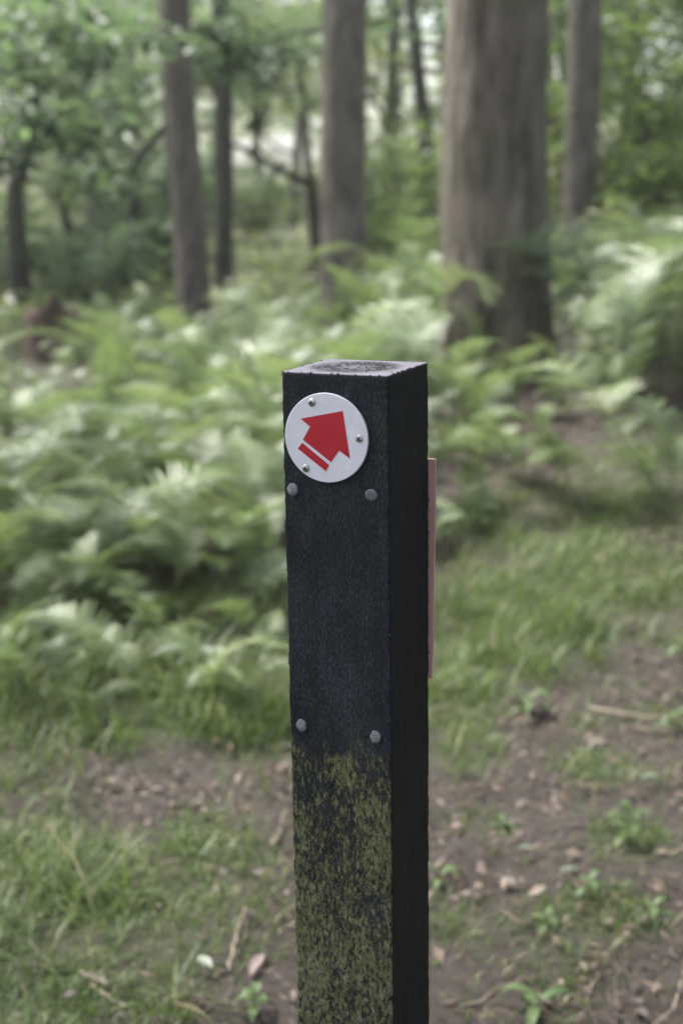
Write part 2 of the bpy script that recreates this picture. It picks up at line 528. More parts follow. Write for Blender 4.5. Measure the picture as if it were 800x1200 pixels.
FROND_SPECS = [(0.42, 0.62, 1.25, 0.3), (0.50, 0.70, 1.45, -0.3), (0.36, 0.55, 1.10, 0.0), (0.30, 0.66, 1.65, 0.5),
               (0.55, 0.60, 1.00, -0.4), (0.22, 0.50, 1.35, 0.2), (0.60, 0.75, 1.55, 0.1), (0.46, 0.48, 0.75, 0.0)]
FROND_MESH = []
for i, sspec in enumerate(FROND_SPECS):
    sspec = (sspec[0] * 1.15, sspec[1] * 0.92, sspec[2], sspec[3])
    V, Fc, T, pts = frond_mesh(i, *sspec)
    # bracken: side blades branch off the stalk below the main blade
    r = np.random.default_rng(300 + i)
    allV, allF, allT, arms = [V], [Fc], [T], []
    b0 = pts[5]
    for q, (fr, ag) in enumerate(((4, 0.95), (4, -1.05), (5, 0.75), (3, -0.9))):
        ag += r.normal(0, .15); k = r.uniform(.42, .66)
        ca, sa = math.cos(ag), math.sin(ag)
        Rm = np.array([[ca, -sa, 0], [sa, ca, 0], [0, 0, 1.0]])
        vv = ((V - b0) * k) @ Rm.T + pts[fr]
        allV.append(vv); allF.append(Fc + len(V) * (q + 1)); allT.append(np.clip(T + r.normal(0, .12), 0, 1))
        arms.append(((pts[5:] - b0) * k) @ Rm.T + pts[fr])
    V, Fc, T = np.concatenate(allV), np.concatenate(allF), np.concatenate(allT)
    n = len(pts); rad = np.linspace(0.0045, 0.0012, n)
    mb = MB(); mb.add(V, Fc.tolist(), T); mb.tube(pts, rad, 5, False, 0.6)
    for am in arms: mb.tube(am, np.linspace(0.003, 0.001, len(am)), 4, False, 0.6)
    o = mb.build('frond', M_FERN, None, True, True)
    FROND_MESH.append(o.data)
    bpy.data.objects.remove(o)
DEAD_MESH = []
for i in range(3):
    V, Fc, T, pts = frond_mesh(40 + i, 0.10, 0.5, 2.1 + 0.2 * i, 0.4 * (i - 1), npin=9)
    mb = MB(); mb.add(V * np.array([1, 0.7, 0.8]), Fc.tolist(), T); mb.tube(pts * np.array([1, 0.7, 0.8]), np.linspace(0.004, 0.0012, len(pts)), 5, False, 0.6)
    o = mb.build('dead_frond', M_DEAD, None, True, True); DEAD_MESH.append(o.data); bpy.data.objects.remove(o)

TRUNK_SPOTS = []      # (x, y, r) kept clear of ferns


def fern(loc, nfr, sc, label, group, dead=0, spread=0.07, kinds=None, az=None):
    root = empty('bracken_fern', loc, random.uniform(0, 2 * PI) if az is None else az, sc)
    tag(root, label, 'fern', group)
    a0 = random.uniform(0, 2 * PI)
    for k in range(nfr):
        me = random.choice(FROND_MESH if kinds is None else [FROND_MESH[q] for q in kinds])
        f = bpy.data.objects.new('frond', me); COL.objects.link(f); f.parent = root
        a = a0 + 2 * PI * k / nfr + random.uniform(-.5, .5)
        if az is not None: a = random.uniform(-0.5, 0.5)
        rr = random.uniform(0.2, 1.0) * spread
        f.location = (math.cos(a) * rr, math.sin(a) * rr, -0.02)
        f.rotation_euler = (random.gauss(0, 0.22), random.gauss(0, 0.24), a)
        s = random.uniform(0.70, 1.22); f.scale = (s, s, s)
    for k in range(dead):
        f = bpy.data.objects.new('dead_frond', random.choice(DEAD_MESH)); COL.objects.link(f); f.parent = root
        f['label'] = 'brown withered frond'
        f.location = (random.uniform(-.1, .1), random.uniform(-.1, .1), 0)
        f.rotation_euler = (0, random.uniform(-0.1, 0.3), random.uniform(0, 2 * PI))
    return root


def fern_edge(px):
    return np.interp(px, [-400, 0, 200, 340, 520, 640, 800, 1100], [790, 780, 778, 752, 672, 565, 478, 440])


def build_ferns():
    placed = []
    tries = 0
    while tries < 14000 and len(placed) < 270:
        tries += 1
        y = 4.3 + 10.2 * random.random() ** 1.25
        x = random.uniform(-0.30 * y - 0.45, 0.30 * y + 0.45)
        z = float(H(x, y))
        px, py = to_px((x, y, z))
        if py > fern_edge(px) + 14 * math.sin(px * 0.031) + 10 * math.sin(px * 0.083): continue
        if 575 < px < 705 and 425 < py < 500 and random.random() < 0.85: continue
        if 490 < px < 690 and 6.0 < y < 8.4 and random.random() < 0.5: continue
        if 10 < px < 115 and 10.4 < y < 13.3: continue
        if random.random() > 0.15 + (fern_edge(px) - py) / 120: continue
        if any((x - a) ** 2 + (y - b) ** 2 < (r + 0.12) ** 2 for a, b, r in TRUNK_SPOTS): continue
        dmin = 0.25 + 0.024 * (y - 4)
        if any((x - a) ** 2 + (y - b) ** 2 < dmin * dmin for a, b in placed): continue
        placed.append((x, y))
        if y < 6.6:
            if px < 400: lb, gp = 'green bracken fern in the front of the dense bank left of the post', 'ferns at the front of the left bank'
            else: lb, gp = 'green bracken fern at the near edge of the slope right of the post', 'ferns on the near right slope'
        elif y < 9.2:
            if px < 500: lb, gp = 'pale green bracken fern deep in the bank left of the big trunk', 'ferns deep in the left bank'
            else: lb, gp = 'bright bracken fern on the slope beside and right of the big trunk', 'ferns on the slope by the big trunk'
        else:
            if px < 500: lb, gp = 'distant bracken fern among the slim trunks behind the left bank', 'far ferns among the slim trunks'
            else: lb, gp = 'distant bracken fern on the rise behind the big trunk', 'far ferns on the right rise'
        near = y < 6.5
        hgt = 0.40 + 0.36 * min(1.0, max(0.0, (fern_edge(px) - py) / 200)) - (0.20 * min(1, max(0, (y - 6.5) / 2.5)) if px < 420 else 0) - (0.22 if px < 115 and 7.0 < y < 12.5 else 0) - (0.22 if 480 < px < 690 and y < 8.5 else 0)
        fern((x, y, z), random.randint(5, 7) if near else random.randint(4, 6), random.uniform(0.80, 1.22) * hgt, lb, gp,
             dead=1 if (near and random.random() < 0.55) else 0)
    # low young ferns straggling out of the bank into the long grass
    k = 0
    for t in range(400):
        if k >= 22: break
        px, py = random.uniform(-30, 335), 765 + 85 * random.random() ** 1.6
        p = ground_at(px, py)
        if any((p[0] - a) ** 2 + (p[1] - b) ** 2 < 0.05 for a, b in placed): continue
        placed.append((p[0], p[1])); k += 1
        fern(tuple(p), random.randint(2, 4), random.uniform(0.26, 0.46), 'small young fern straggling out into the long grass left of the post', 'young ferns in the long grass',
             dead=1 if random.random() < 0.3 else 0, spread=0.10)
    print('ferns', len(placed))


# ------------------------------------------------------------------ trees
def trunk_tube(mb, path, rad, seg, lump=0.06, seed=0.0, flare=0.0, ridged=0.0):
    pts = np.array(path, float); n = len(pts)
    V = []
    for i in range(n):
        t = pts[min(i + 1, n - 1)] - pts[max(i - 1, 0)]; t /= np.linalg.norm(t) + 1e-9
        u = np.cross(np.array([0, 1.0, 0.02]), t); u /= np.linalg.norm(u); w = np.cross(t, u)
        zz = pts[i][2] - pts[0][2]
        for k in range(seg):
            a = 2 * PI * k / seg
            r = rad[i]
            if flare:
                lob = 0.55 + 0.45 * math.cos(a * 4 + seed * 3) + 0.3 * math.cos(a * 7 + seed)
                r *= 1 + flare * math.exp(-zz / (rad[0] * 0.95)) * max(0.1, lob)
            q = Vector((math.cos(a) * 1.3, math.sin(a) * 1.3, zz * 0.55 / max(rad[0], .05) * 0.35 + seed))
            r *= 1 + lump * mnoise.noise(q)
            if ridged:
                q2 = Vector((math.cos(a) * 7, math.sin(a) * 7, zz * 2.2 + seed))
                r *= 1 + ridged * mnoise.noise(q2)
            V.append(pts[i] + (u * math.cos(a) + w * math.sin(a)) * r)
    F = []
    for i in range(n - 1):
        for k in range(seg):
            a = i * seg + k; b = i * seg + (k + 1) % seg
            F.append((a, b, b + seg, a + seg))
    F.append(tuple(range((n - 1) * seg, n * seg)))
    mb.add(V, F)


def wander(p0, d, length, n, wob, r, up=0.0):
    p = np.array(p0, float); d = np.array(d, float); d /= np.linalg.norm(d)
    out = [p.copy()]
    for i in range(n):
        d = d + r.normal(0, wob, 3) + np.array([0, 0, up])
        d /= np.linalg.norm(d); p = p + d * length / n
        out.append(p.copy())
    return np.array(out), d


def leaves_np(centres, radii, per, size, r, flat=0.55):
    """leaf quads (folded) spread through clump ellipsoids"""
    Vs = []; Ts = []
    for c, rad in zip(centres, radii):
        n = per if np.isscalar(per) else int(per)
        q = r.normal(0, 1, (n, 3)); q /= np.linalg.norm(q, axis=1)[:, None]
        q *= (r.uniform(0.05, 1, n) ** 0.5)[:, None]
        pos = np.array(c) + q * np.array([rad, rad, rad * flat])
        a = r.uniform(0, 2 * PI, n)
        t = np.stack([np.cos(a), np.sin(a), r.normal(-0.25, 0.35, n)], -1); t /= np.linalg.norm(t, axis=1)[:, None]
        nrm = np.stack([r.normal(0, 0.45, n), r.normal(0, 0.45, n), np.ones(n)], -1)
        b = np.cross(nrm, t); b /= np.linalg.norm(b, axis=1)[:, None]
        nn = np.cross(t, b)
        L = (size * r.uniform(0.6, 1.35, n))[:, None]; W = L * 0.32
        V = np.stack([pos - t * L / 2, pos + b * W + nn * W * .3, pos + t * L / 2, pos - b * W + nn * W * .3], 1)
        Vs.append(V.reshape(-1, 3))
        Ts.append(np.repeat(np.clip(r.normal(0.5, 0.2, n) + r.normal(0, 0.12), 0, 1), 4))
    V = np.concatenate(Vs); T = np.concatenate(Ts)
    n4 = len(V) // 4
    F = ((np.arange(n4) * 4)[:, None, None] + np.array([[0, 1, 2], [0, 2, 3]])[None]).reshape(-1, 3)
    return V, F, T


def make_tree(name, seed, height, r0, bark, leaf, nlimb, limb_from, limb_len, leaf_size=0.10, per=46, lean=(0, 0), drop=0.0, crook=0.05, clump=0.55, forks=3):
    r = np.random.default_rng(seed)
    root = empty(name, (0, 0, 0))
    path, _ = wander((0, 0, -0.15), (lean[0], lean[1], 1), height, 14, crook, r, 0.03)
    rad = r0 * (1 - 0.72 * np.linspace(0, 1, len(path)) ** 1.1)
    mb = MB()
    trunk_tube(mb, path, rad, 14, 0.1, seed * 1.3, 0.35)
    cen = []; rr = []
    for k in range(nlimb):
        s = limb_from + (0.97 - limb_from) * (k + r.uniform(0, 0.8)) / nlimb
        fi = s * (len(path) - 1); i0 = min(int(fi), len(path) - 2)
        p = path[i0] + (path[i0 + 1] - path[i0]) * (fi - i0)
        a = k * 2.4 + r.uniform(-0.5, 0.5)
        L = limb_len * (1.15 - 0.65 * s) * r.uniform(0.7, 1.2)
        lp, d = wander(p, (math.cos(a), math.sin(a), 0.55 - drop), L, 6, 0.20, r, 0.05 - 0.12 * drop)
        trunk_tube(mb, lp, np.linspace(rad[i0] * 0.45, 0.012, len(lp)), 7, 0.08, seed + k)
        for j in range(2, len(lp)):
            cen.append(lp[j] + r.normal(0, 0.15, 3)); rr.append(clump * r.uniform(0.6, 1.2))
        for f_ in range(forks):
            j = r.integers(2, len(lp) - 1)
            fa = a + r.choice([-1, 1]) * r.uniform(0.5, 1.2)
            fp, _ = wander(lp[j], (math.cos(fa), math.sin(fa), r.uniform(-0.3, 0.5) - drop * 0.5), L * r.uniform(0.3, 0.6), 4, 0.25, r)
            trunk_tube(mb, fp, np.linspace(0.028, 0.008, len(fp)), 5, 0.05, seed + k)
            for q in (2, 3, 4):
                cen.append(fp[q] + r.normal(0, 0.12, 3)); rr.append(clump * r.uniform(0.45, 1.0))
    for q in range(3):
        cen.append(path[-1] + r.normal(0, 0.4, 3)); rr.append(clump * 1.2)
    mb.build('trunk', bark, root)
    V, F, T = leaves_np(cen, rr, per, leaf_size, r)
    np_mesh('crown', V, F, leaf, T, root)
    return root


def make_shrub(seed, height, width, bark, leaf, nst=7, per=60, leaf_size=0.085):
    r = np.random.default_rng(seed)
    root = empty('understorey_shrub', (0, 0, 0))
    mb = MB(); cen = []; rr = []
    for k in range(nst):
        a = k * 2 * PI / nst + r.uniform(-.4, .4)
        sp_ = r.uniform(0.15, 0.6) * width / height
        lp, _ = wander((0.06 * math.cos(a), 0.06 * math.sin(a), -0.1), (math.cos(a) * sp_, math.sin(a) * sp_, 1), height * r.uniform(0.7, 1.1), 7, 0.16, r)
        trunk_tube(mb, lp, np.linspace(0.03, 0.008, len(lp)), 6, 0.05, seed + k)
        for j in range(2, len(lp)):
            for q in range(2):
                cen.append(lp[j] + r.normal(0, 0.22, 3) * np.array([1, 1, .6])); rr.append(0.34 * r.uniform(0.6, 1.2))
    mb.build('stem', bark, root)
    V, F, T = leaves_np(cen, rr, per, leaf_size, r)
    np_mesh('foliage', V, F, leaf, T, root)
    return root


def px_path(pts, D):
    return [at(x, y, D) for x, y in pts]


def main_tree(name, label, D, axis_px, radii_px, bark, top_h, seed, flare=0.3, seg=40, ridged=0.03, limbs=(), crown=None, leaf=None, crown_z=6.0, per=40):
    """trunk whose axis runs through photo pixels at distance D, its foot on the ground, grown on upwards to top_h"""
    scale = D / FPX
    P = [at(x, y, D) for x, y in axis_px]
    gx, gy = P[0][0], P[0][1]
    gz = float(H(gx, gy))
    root = empty(name, (gx, gy, gz)); tag(root, label, 'tree')
    base = np.array([gx, gy, gz])
    pts = [base + np.array([0, 0, -0.2])]; rad = [radii_px[0] * scale]
    for p, rp in zip(P[1:], radii_px[1:]):
        pts.append(p); rad.append(rp * scale)
    d = pts[-1] - pts[-2]; d /= np.linalg.norm(d)
    while pts[-1][2] < gz + top_h:
        d = d + np.array([random.gauss(0, .02), random.gauss(0, .02), 0.03]); d /= np.linalg.norm(d)
        pts.append(pts[-1] + d * 0.8); rad.append(rad[-1] * 0.93)
    pts = np.array(pts) - base; rad = np.array(rad)
    # resample
    zz = np.concatenate([np.linspace(pts[0][2], 3.4, 46), np.linspace(3.6, pts[-1][2], 14)])
    q = np.stack([np.interp(zz, pts[:, 2], pts[:, i]) for i in range(3)], -1)
    rq = np.interp(zz, pts[:, 2], rad)
    mb = MB()
    trunk_tube(mb, q, rq, seg, 0.06, seed, flare, ridged)
    r = np.random.default_rng(int(seed * 10) + 5)
    cen = []; rr = []
    for k in range(crown or 0):
        s = crown_z + (pts[-1][2] - crown_z) * (k + 0.3) / crown
        p = np.array([np.interp(s, pts[:, 2], pts[:, i]) for i in range(3)])
        a = k * 2.4 + r.uniform(-.4, .4)
        lp, _ = wander(p, (math.cos(a), math.sin(a), 0.45), r.uniform(1.6, 3.0), 6, 0.18, r)
        trunk_tube(mb, lp, np.linspace(np.interp(s, pts[:, 2], rad) * 0.4, 0.015, len(lp)), 8, 0.06, seed + k)
        for j in range(2, len(lp)):
            cen.append(lp[j]); rr.append(0.65 * r.uniform(0.6, 1.2))
    mb.build('trunk', bark, root)
    if cen:
        V, F, T = leaves_np(cen, rr, per, 0.11, r)
        np_mesh('crown', V, F, leaf or M_OAK, T, root)
    TRUNK_SPOTS.append((gx, gy, rad[0] * 1.35))
    return root


def build_main_trees():
    main_tree('forest_tree', 'thick brown trunk with furrowed bark rising behind the post', 8.2,
              [(582, 420), (582, 330), (580, 230), (579, 120), (583, 0), (585, -60)], [66, 62, 60, 58, 57, 57], M_BARK_A, 11, 1.7, flare=0.34, seg=96, ridged=0.045, crown=9, leaf=M_OAK, crown_z=5.5)
    main_tree('forest_tree', 'slim grey brown trunk leaning slightly left, with broken stump at its left', 13.0,
              [(228, 372), (226, 330), (220, 240), (213, 140), (206, 50), (203, -30)], [21, 19, 18.5, 18, 18, 18], M_BARK_B, 12, 2.9, flare=0.2, seg=32, crown=8, crown_z=6)
    main_tree('forest_tree', 'straight grey trunk directly above the post top', 12.2,
              [(402, 350), (402, 280), (402, 200), (403, 100), (404, 0), (404, -60)], [29, 27, 26, 25.5, 25, 25], M_BARK_B, 12, 4.3, flare=0.2, seg=36, crown=8, crown_z=6)
    main_tree('forest_tree', 'slim grey trunk standing right of the thick brown trunk', 15.0,
              [(676, 310), (677, 250), (681, 150), (684, 50), (686, -40)], [20, 18, 18.5, 19, 18], M_BARK_B, 12, 5.9, flare=0.2, seg=30, crown=8, crown_z=6)
    main_tree('forest_tree', 'thin dark leaning trunk between the grey trunk and the thick brown trunk', 19.0,
              [(507, 275), (504, 230), (497, 150), (488, 70), (482, 0), (478, -60)], [10, 9, 9, 8, 7.5, 7], M_BARK_D, 11, 7.1, flare=0.2, seg=20, crown=7, crown_z=4.5)
    main_tree('forest_tree', 'dark shaded trunk just right of the leaning slim trunk', 16.5,
              [(262, 350), (262, 300), (262, 220), (262, 120), (258, 0), (256, -60)], [13, 11, 11, 10, 10, 10], M_BARK_D, 10, 8.3, flare=0.2, seg=22, crown=9, crown_z=2.6, per=60)


def limb_tree(label, D, segs, bark, seed, leafspec=(), per=60, leaf=None, lsize=0.10):
    """crooked small tree: segs = list of (pixel polyline, start radius px, end radius px); first is the trunk"""
    sc = D / FPX
    p0 = at(*segs[0][0][0], D); gz = float(H(p0[0], p0[1]))
    base = np.array([p0[0], p0[1], gz])
    root = empty('crooked_tree', base); tag(root, label, 'tree')
    mb = MB(); r = np.random.default_rng(seed)
    cen = []; rr = []
    for si, (pl, ra, rb, dy) in enumerate(segs):
        P = np.array([at(x, y, D) for x, y in pl]) - base
        if si == 0: P[0] = (0, 0, -0.15)
        P[:, 1] += np.linspace(0, dy, len(P))
        # smooth
        tt = np.linspace(0, 1, len(P)); t2 = np.linspace(0, 1, 4 * len(P))
        Q = np.stack([np.interp(t2, tt, P[:, i]) for i in range(3)], -1)
        Q[1:-1] = (Q[:-2] + 2 * Q[1:-1] + Q[2:]) / 4
        trunk_tube(mb, Q, np.linspace(ra, rb, len(Q)) * sc, 12, 0.12, seed + si, 0.3 if si == 0 else 0)
    for (x, y, dY, rad) in leafspec:
        q = at(x, y, D + dY) - base
        for k in range(5):
            cen.append(q + r.normal(0, rad * 0.55, 3)); rr.append(rad * r.uniform(0.45, 0.8))
    mb.build('trunk', bark, root)
    V, F, T = leaves_np(cen, rr, per, lsize, r)
    np_mesh('crown', V, F, leaf or M_OAK, T, root)
    TRUNK_SPOTS.append((base[0], base[1], 0.2))
    return root


def build_crooked():
    limb_tree('dark forked tree at the left edge under bright leaves', 15.5,
              [([(26, 350), (22, 310), (19, 260), (18, 215)], 14, 10, 0), ([(18, 215), (6, 170), (-10, 120), (-20, 40)], 7, 4, .5), ([(19, 220), (38, 185), (52, 150), (60, 90), (85, 20)], 7, 3, -.8),
               ([(52, 150), (100, 110), (150, 80)], 3, 1.5, -1)],
              M_BARK_D, 11,
              [(20, 60, -1, .6), (60, 110, -1.5, .55), (110, 60, -2, .6), (150, 130, -1.5, .5), (95, 165, -1, .45), (-10, 130, 0, .6), (160, 30, -1, .6), (20, 150, -1.5, .4), (60, 10, -1, .6), (130, 190, -.5, .35), (-30, 40, -1, .7), (5, 190, -2, .3), (40, 20, -4, .5), (95, 90, -4.5, .4), (20, 95, -4, .4), (140, 60, -3.5, .45), (70, 150, -4, .3), (10, 30, -5, .45)], 42, lsize=0.12)
    limb_tree('crooked dark tree with a long branch reaching left behind the straight grey trunk', 18.0,
              [([(372, 330), (371, 280), (366, 230), (362, 205)], 9, 7, 0), ([(364, 215), (340, 206), (315, 192), (290, 176), (268, 170)], 5, 2.5, -1), ([(362, 206), (359, 170), (357, 140), (350, 90), (340, 20)], 5, 3, .6)],
              M_BARK_D, 12,
              [(350, 60, 0, .6), (310, 90, -1, .5), (375, 110, 0, .5), (330, 20, 0, .7), (290, 40, -1, .6), (250, 90, -1.2, .5), (240, 30, -1, .6), (300, 130, -.5, .3), (258, 15, -3, .5), (264, 70, -3, .4), (246, 55, -3, .4)], 70)
    limb_tree('dark tree forking in a wide V left of the leaning slim trunk', 19.0,
              [([(158, 345), (157, 290), (158, 230), (157, 190)], 8, 7, 0), ([(157, 192), (143, 172), (132, 150), (122, 100), (112, 40)], 6, 3, .6), ([(157, 192), (172, 176), (188, 160), (215, 120), (235, 60)], 5, 3, -.5)],
              M_BARK_D, 13,
              [(120, 60, 0, .6), (170, 100, -.6, .5), (225, 70, 0, .5), (100, 110, 0, .5), (195, 30, 0, .7), (180, 210, .5, .35), (115, 215, .6, .35)], 70)
    limb_tree('crooked leaning dark stem between the left forked tree and the wide V tree', 17.0,
              [([(92, 345), (88, 300), (78, 260), (68, 225)], 6.5, 5, 0), ([(68, 225), (75, 190), (100, 160), (118, 120)], 4, 2, .8), ([(72, 240), (50, 215), (30, 205)], 3.5, 1.5, -.5)],
              M_BARK_D, 14, [(80, 180, .5, .4), (120, 130, .5, .5), (60, 130, .6, .4)], 60)
    limb_tree('thin dark stem in the green thicket right of the slim grey trunk', 17.0,
              [([(762, 260), (762, 200), (757, 120), (752, 40), (748, -50)], 7, 4.5, .5), ([(757, 120), (735, 80), (715, 40)], 3, 1.5, -.5)],
              M_BARK_D, 15, [(745, 60, 0, .7), (790, 90, 0, .7), (720, 110, .5, .5), (780, 20, -1, .7), (730, 10, -.5, .6), (800, 160, -.5, .6), (750, 150, .6, .5), (700, 40, 1.0, .5), (640, 60, 1, .5), (655, 120, 1, .4)], 80, M_HAZEL)


def build_background():
    A = make_tree('woodland_tree', 21, 8.5, 0.17, M_BARK_D, M_OAK, 9, 0.16, 3.0, drop=0.25, per=60)
    B = make_tree('woodland_tree', 22, 9.5, 0.20, M_BARK_B, M_OAK, 9, 0.22, 3.2, drop=0.15, per=60)
    C_ = make_tree('woodland_tree', 23, 7.5, 0.13, M_BARK_D, M_HAZEL, 10, 0.10, 2.6, drop=0.30, per=60)
    D_ = make_tree('woodland_tree', 24, 8.0, 0.12, M_BARK_B, M_PALE, 10, 0.12, 2.6, drop=0.2, per=44)
    protos = {'A': A, 'B': B, 'C': C_, 'D': D_}
    used = set()
    # px of foot, distance, kind, scale, label
    spots = [
        (-60, 20, 'A', 1.0, 'leafy tree at the left edge behind the dark forked tree'),
        (120, 24, 'B', 1.0, 'tall leafy tree behind the wide V tree'),
        (215, 26, 'C', 1.1, 'bushy tree seen between the leaning slim trunk and the wide V tree'),
        (450, 23, 'C', 1.0, 'bushy tree in the gap right of the straight grey trunk'),
        (470, 33, 'D', 1.1, 'far leafy tree seen beside the thin dark leaning trunk'),
        (560, 27, 'B', 1.0, 'leafy tree mostly hidden behind the thick brown trunk'),
        (655, 24, 'C', 1.1, 'bushy olive green tree between the thick brown trunk and the slim grey trunk'),
        (735, 21, 'A', 1.0, 'dense green tree right of the slim grey trunk'),
        (830, 18, 'C', 1.1, 'dense green tree at the right edge of the wood'),
        (880, 25, 'B', 1.1, 'tall tree beyond the right edge thicket'),
        (-140, 30, 'B', 1.1, 'far tall tree at the left edge of the wood'),
        (40, 34, 'D', 1.2, 'pale far tree seen through the left forked tree'),
        (180, 40, 'A', 1.3, 'far tree in the pale distance left of the leaning slim trunk'),
        (310, 40, 'D', 1.2, 'pale sunlit far tree in the bright gap between the two slim trunks'),
        (345, 34, 'D', 1.0, 'palest far tree in the bright gap, behind the crooked branch'),
        (255, 44, 'D', 1.2, 'far tree at the left side of the bright gap'),
        (400, 44, 'A', 1.3, 'far tree hidden behind the straight grey trunk'),
        (520, 45, 'C', 1.4, 'far tree in the narrow gap left of the thick brown trunk'),
        (630, 42, 'B', 1.3, 'far tree just right of the thick brown trunk'),
        (720, 40, 'A', 1.3, 'far tree in the dim wood right of the slim grey trunk'),
        (800, 38, 'B', 1.3, 'far tree in the dim wood at the right edge'),
        (100, 54, 'B', 1.4, 'farthest tree on the left side of the wood'),
        (-40, 48, 'A', 1.4, 'farthest tree at the left edge of the wood'),
    ]
    for x, y, k, s, lb in [(3.0, -2.6, 'B', 1.0, 'unseen leafy tree added close behind the viewpoint for shade'), (4.2, -0.5, 'C', 1.1, 'unseen bushy tree added right of the viewpoint for shade'), (5.5, 3.2, 'A', 1.1, 'unseen leafy tree added on the bank out to the right for shade'),
                           (3.6, -7.0, 'C', 1.2, 'unseen bushy tree added far behind the viewpoint for shade'), (7.5, 7.5, 'C', 1.2, 'unseen bushy tree added up the bank out to the right for shade'),
                           (-4.4, 4.3, 'B', 1.25, 'unseen tall leafy tree added out to the left to shade the path')]:  # out-of-view trees, added to keep light off the post and foreground
        o = dup(protos[k], (x, y, float(H(x, y))), random.uniform(0, 6), (s, s, s)); tag(o, lb, 'tree', 'trees of the wood behind')
    spots += [(-330, 17, 'B', 1.1, 'leafy tree beyond the left edge of the view'), (-560, 22, 'C', 1.2, 'bushy tree well beyond the left edge of the view'), (-420, 31, 'A', 1.3, 'far leafy tree beyond the left edge of the view'),
              (-800, 28, 'D', 1.2, 'pale tree well beyond the left edge of the view'), (-1000, 19, 'A', 1.1, 'leafy tree far out to the left of the view'), (1150, 21, 'A', 1.1, 'leafy tree beyond the right edge of the view'),
              (1350, 29, 'B', 1.2, 'tall tree well beyond the right edge of the view'), (1600, 23, 'C', 1.2, 'bushy tree far out to the right of the view'), (1050, 34, 'D', 1.2, 'pale tree beyond the right edge of the view')]
    for px, D, k, s, lb in spots:
        x = (px - 400) / FPX * D * 1.02
        z = float(H(x, D))
        rz = random.uniform(0, 2 * PI)
        if k in used: o = dup(protos[k], (x, D, z), rz, (s, s, s))
        else:
            o = protos[k]; used.add(k); o.location = (x, D, z); o.rotation_euler = (0, 0, rz); o.scale = (s, s, s)
        tag(o, lb, 'tree', 'trees of the wood behind')
    S1 = make_shrub(31, 1.6, 1.6, M_BARK_D, M_OAK); S2 = make_shrub(32, 2.1, 1.8, M_BARK_D, M_HAZEL)
    sp_ = {1: S1, 2: S2}; us = set()
    sh = [(60, 19, 1, 1.0, 'low bluish green shrub left of the wide V tree'), (120, 15.5, 1, .8, 'low shrub behind the broken stump'), (190, 20, 1, 1.1, 'shrub at the foot of the wide V tree'),
          (-20, 17, 2, 1.0, 'shrub at the foot of the left forked tree'), (300, 30, 2, 0.7, 'low shrub in the bright gap between the two slim trunks'), (335, 36, 1, 0.8, 'shrub far back in the bright gap'),
          (450, 18, 2, 1.0, 'shrub right of the straight grey trunk'), (480, 26, 1, 1.2, 'shrub behind the thin dark leaning trunk'), (535, 19, 2, 1.0, 'shrub at the left side of the thick brown trunk'),
          (650, 18, 2, 1.0, 'shrub between the thick brown trunk and slim grey trunk'), (720, 16, 2, 1.15, 'shrub right of the slim grey trunk'), (840, 15.5, 2, 1.1, 'large shrub at the right edge behind the ferns'),
          (850, 17, 1, 1.3, 'shrub past the right edge of the ferns'), (240, 30, 1, 1.3, 'far shrub behind the leaning slim trunk'), (600, 30, 2, 1.3, 'far shrub hidden behind the thick brown trunk'), (150, 32, 2, 1.3, 'far shrub under the wide V tree')]
    for px, D, k, s, lb in sh:
        x = (px - 400) / FPX * D * 1.02
        z = float(H(x, D)); rz = random.uniform(0, 2 * PI)
        if k in us: o = dup(sp_[k], (x, D, z), rz, (s, s, s))
        else:
            o = sp_[k]; us.add(k); o.location = (x, D, z); o.rotation_euler = (0, 0, rz); o.scale = (s, s, s)
        tag(o, lb, 'shrub', 'shrubs under the trees')
    r = np.random.default_rng(55)
    cen = []; rr = []
    for k in range(2300):
        d = r.uniform(13.5, 42); x = r.uniform(-0.85, 0.85) * d
        cen.append((x, d, float(H(x, d)) + r.uniform(0.1, 0.4))); rr.append(r.uniform(0.3, 0.6))
    V, F, T = leaves_np(cen, rr, 40, 0.11, r, 0.7)
    tag(np_mesh('undergrowth', V, F, M_PALE, T), 'low green undergrowth covering the floor of the wood behind', 'undergrowth', kind='stuff')
    # the far wood that reads as one mass
    r = np.random.default_rng(77)
    cen = []; rr = []
    for k in range(2700):
        a = r.uniform(-1.0, 1.0); d = r.uniform(60, 80)
        x = d * math.sin(a); y = d * math.cos(a)
        cen.append((x, y, float(H(x, y)) + r.uniform(0, 1) ** 1.3 * 11)); rr.append(r.uniform(0.8, 1.8))
    V, F, T = leaves_np(cen, rr, 45, 0.35, r, 0.8)
    tag(np_mesh('far_woodland', V, F, M_PALE, T), 'far wood closing the view behind the trees', 'woodland', kind='stuff')


build_main_trees()
build_crooked()
build_background()
build_ferns()


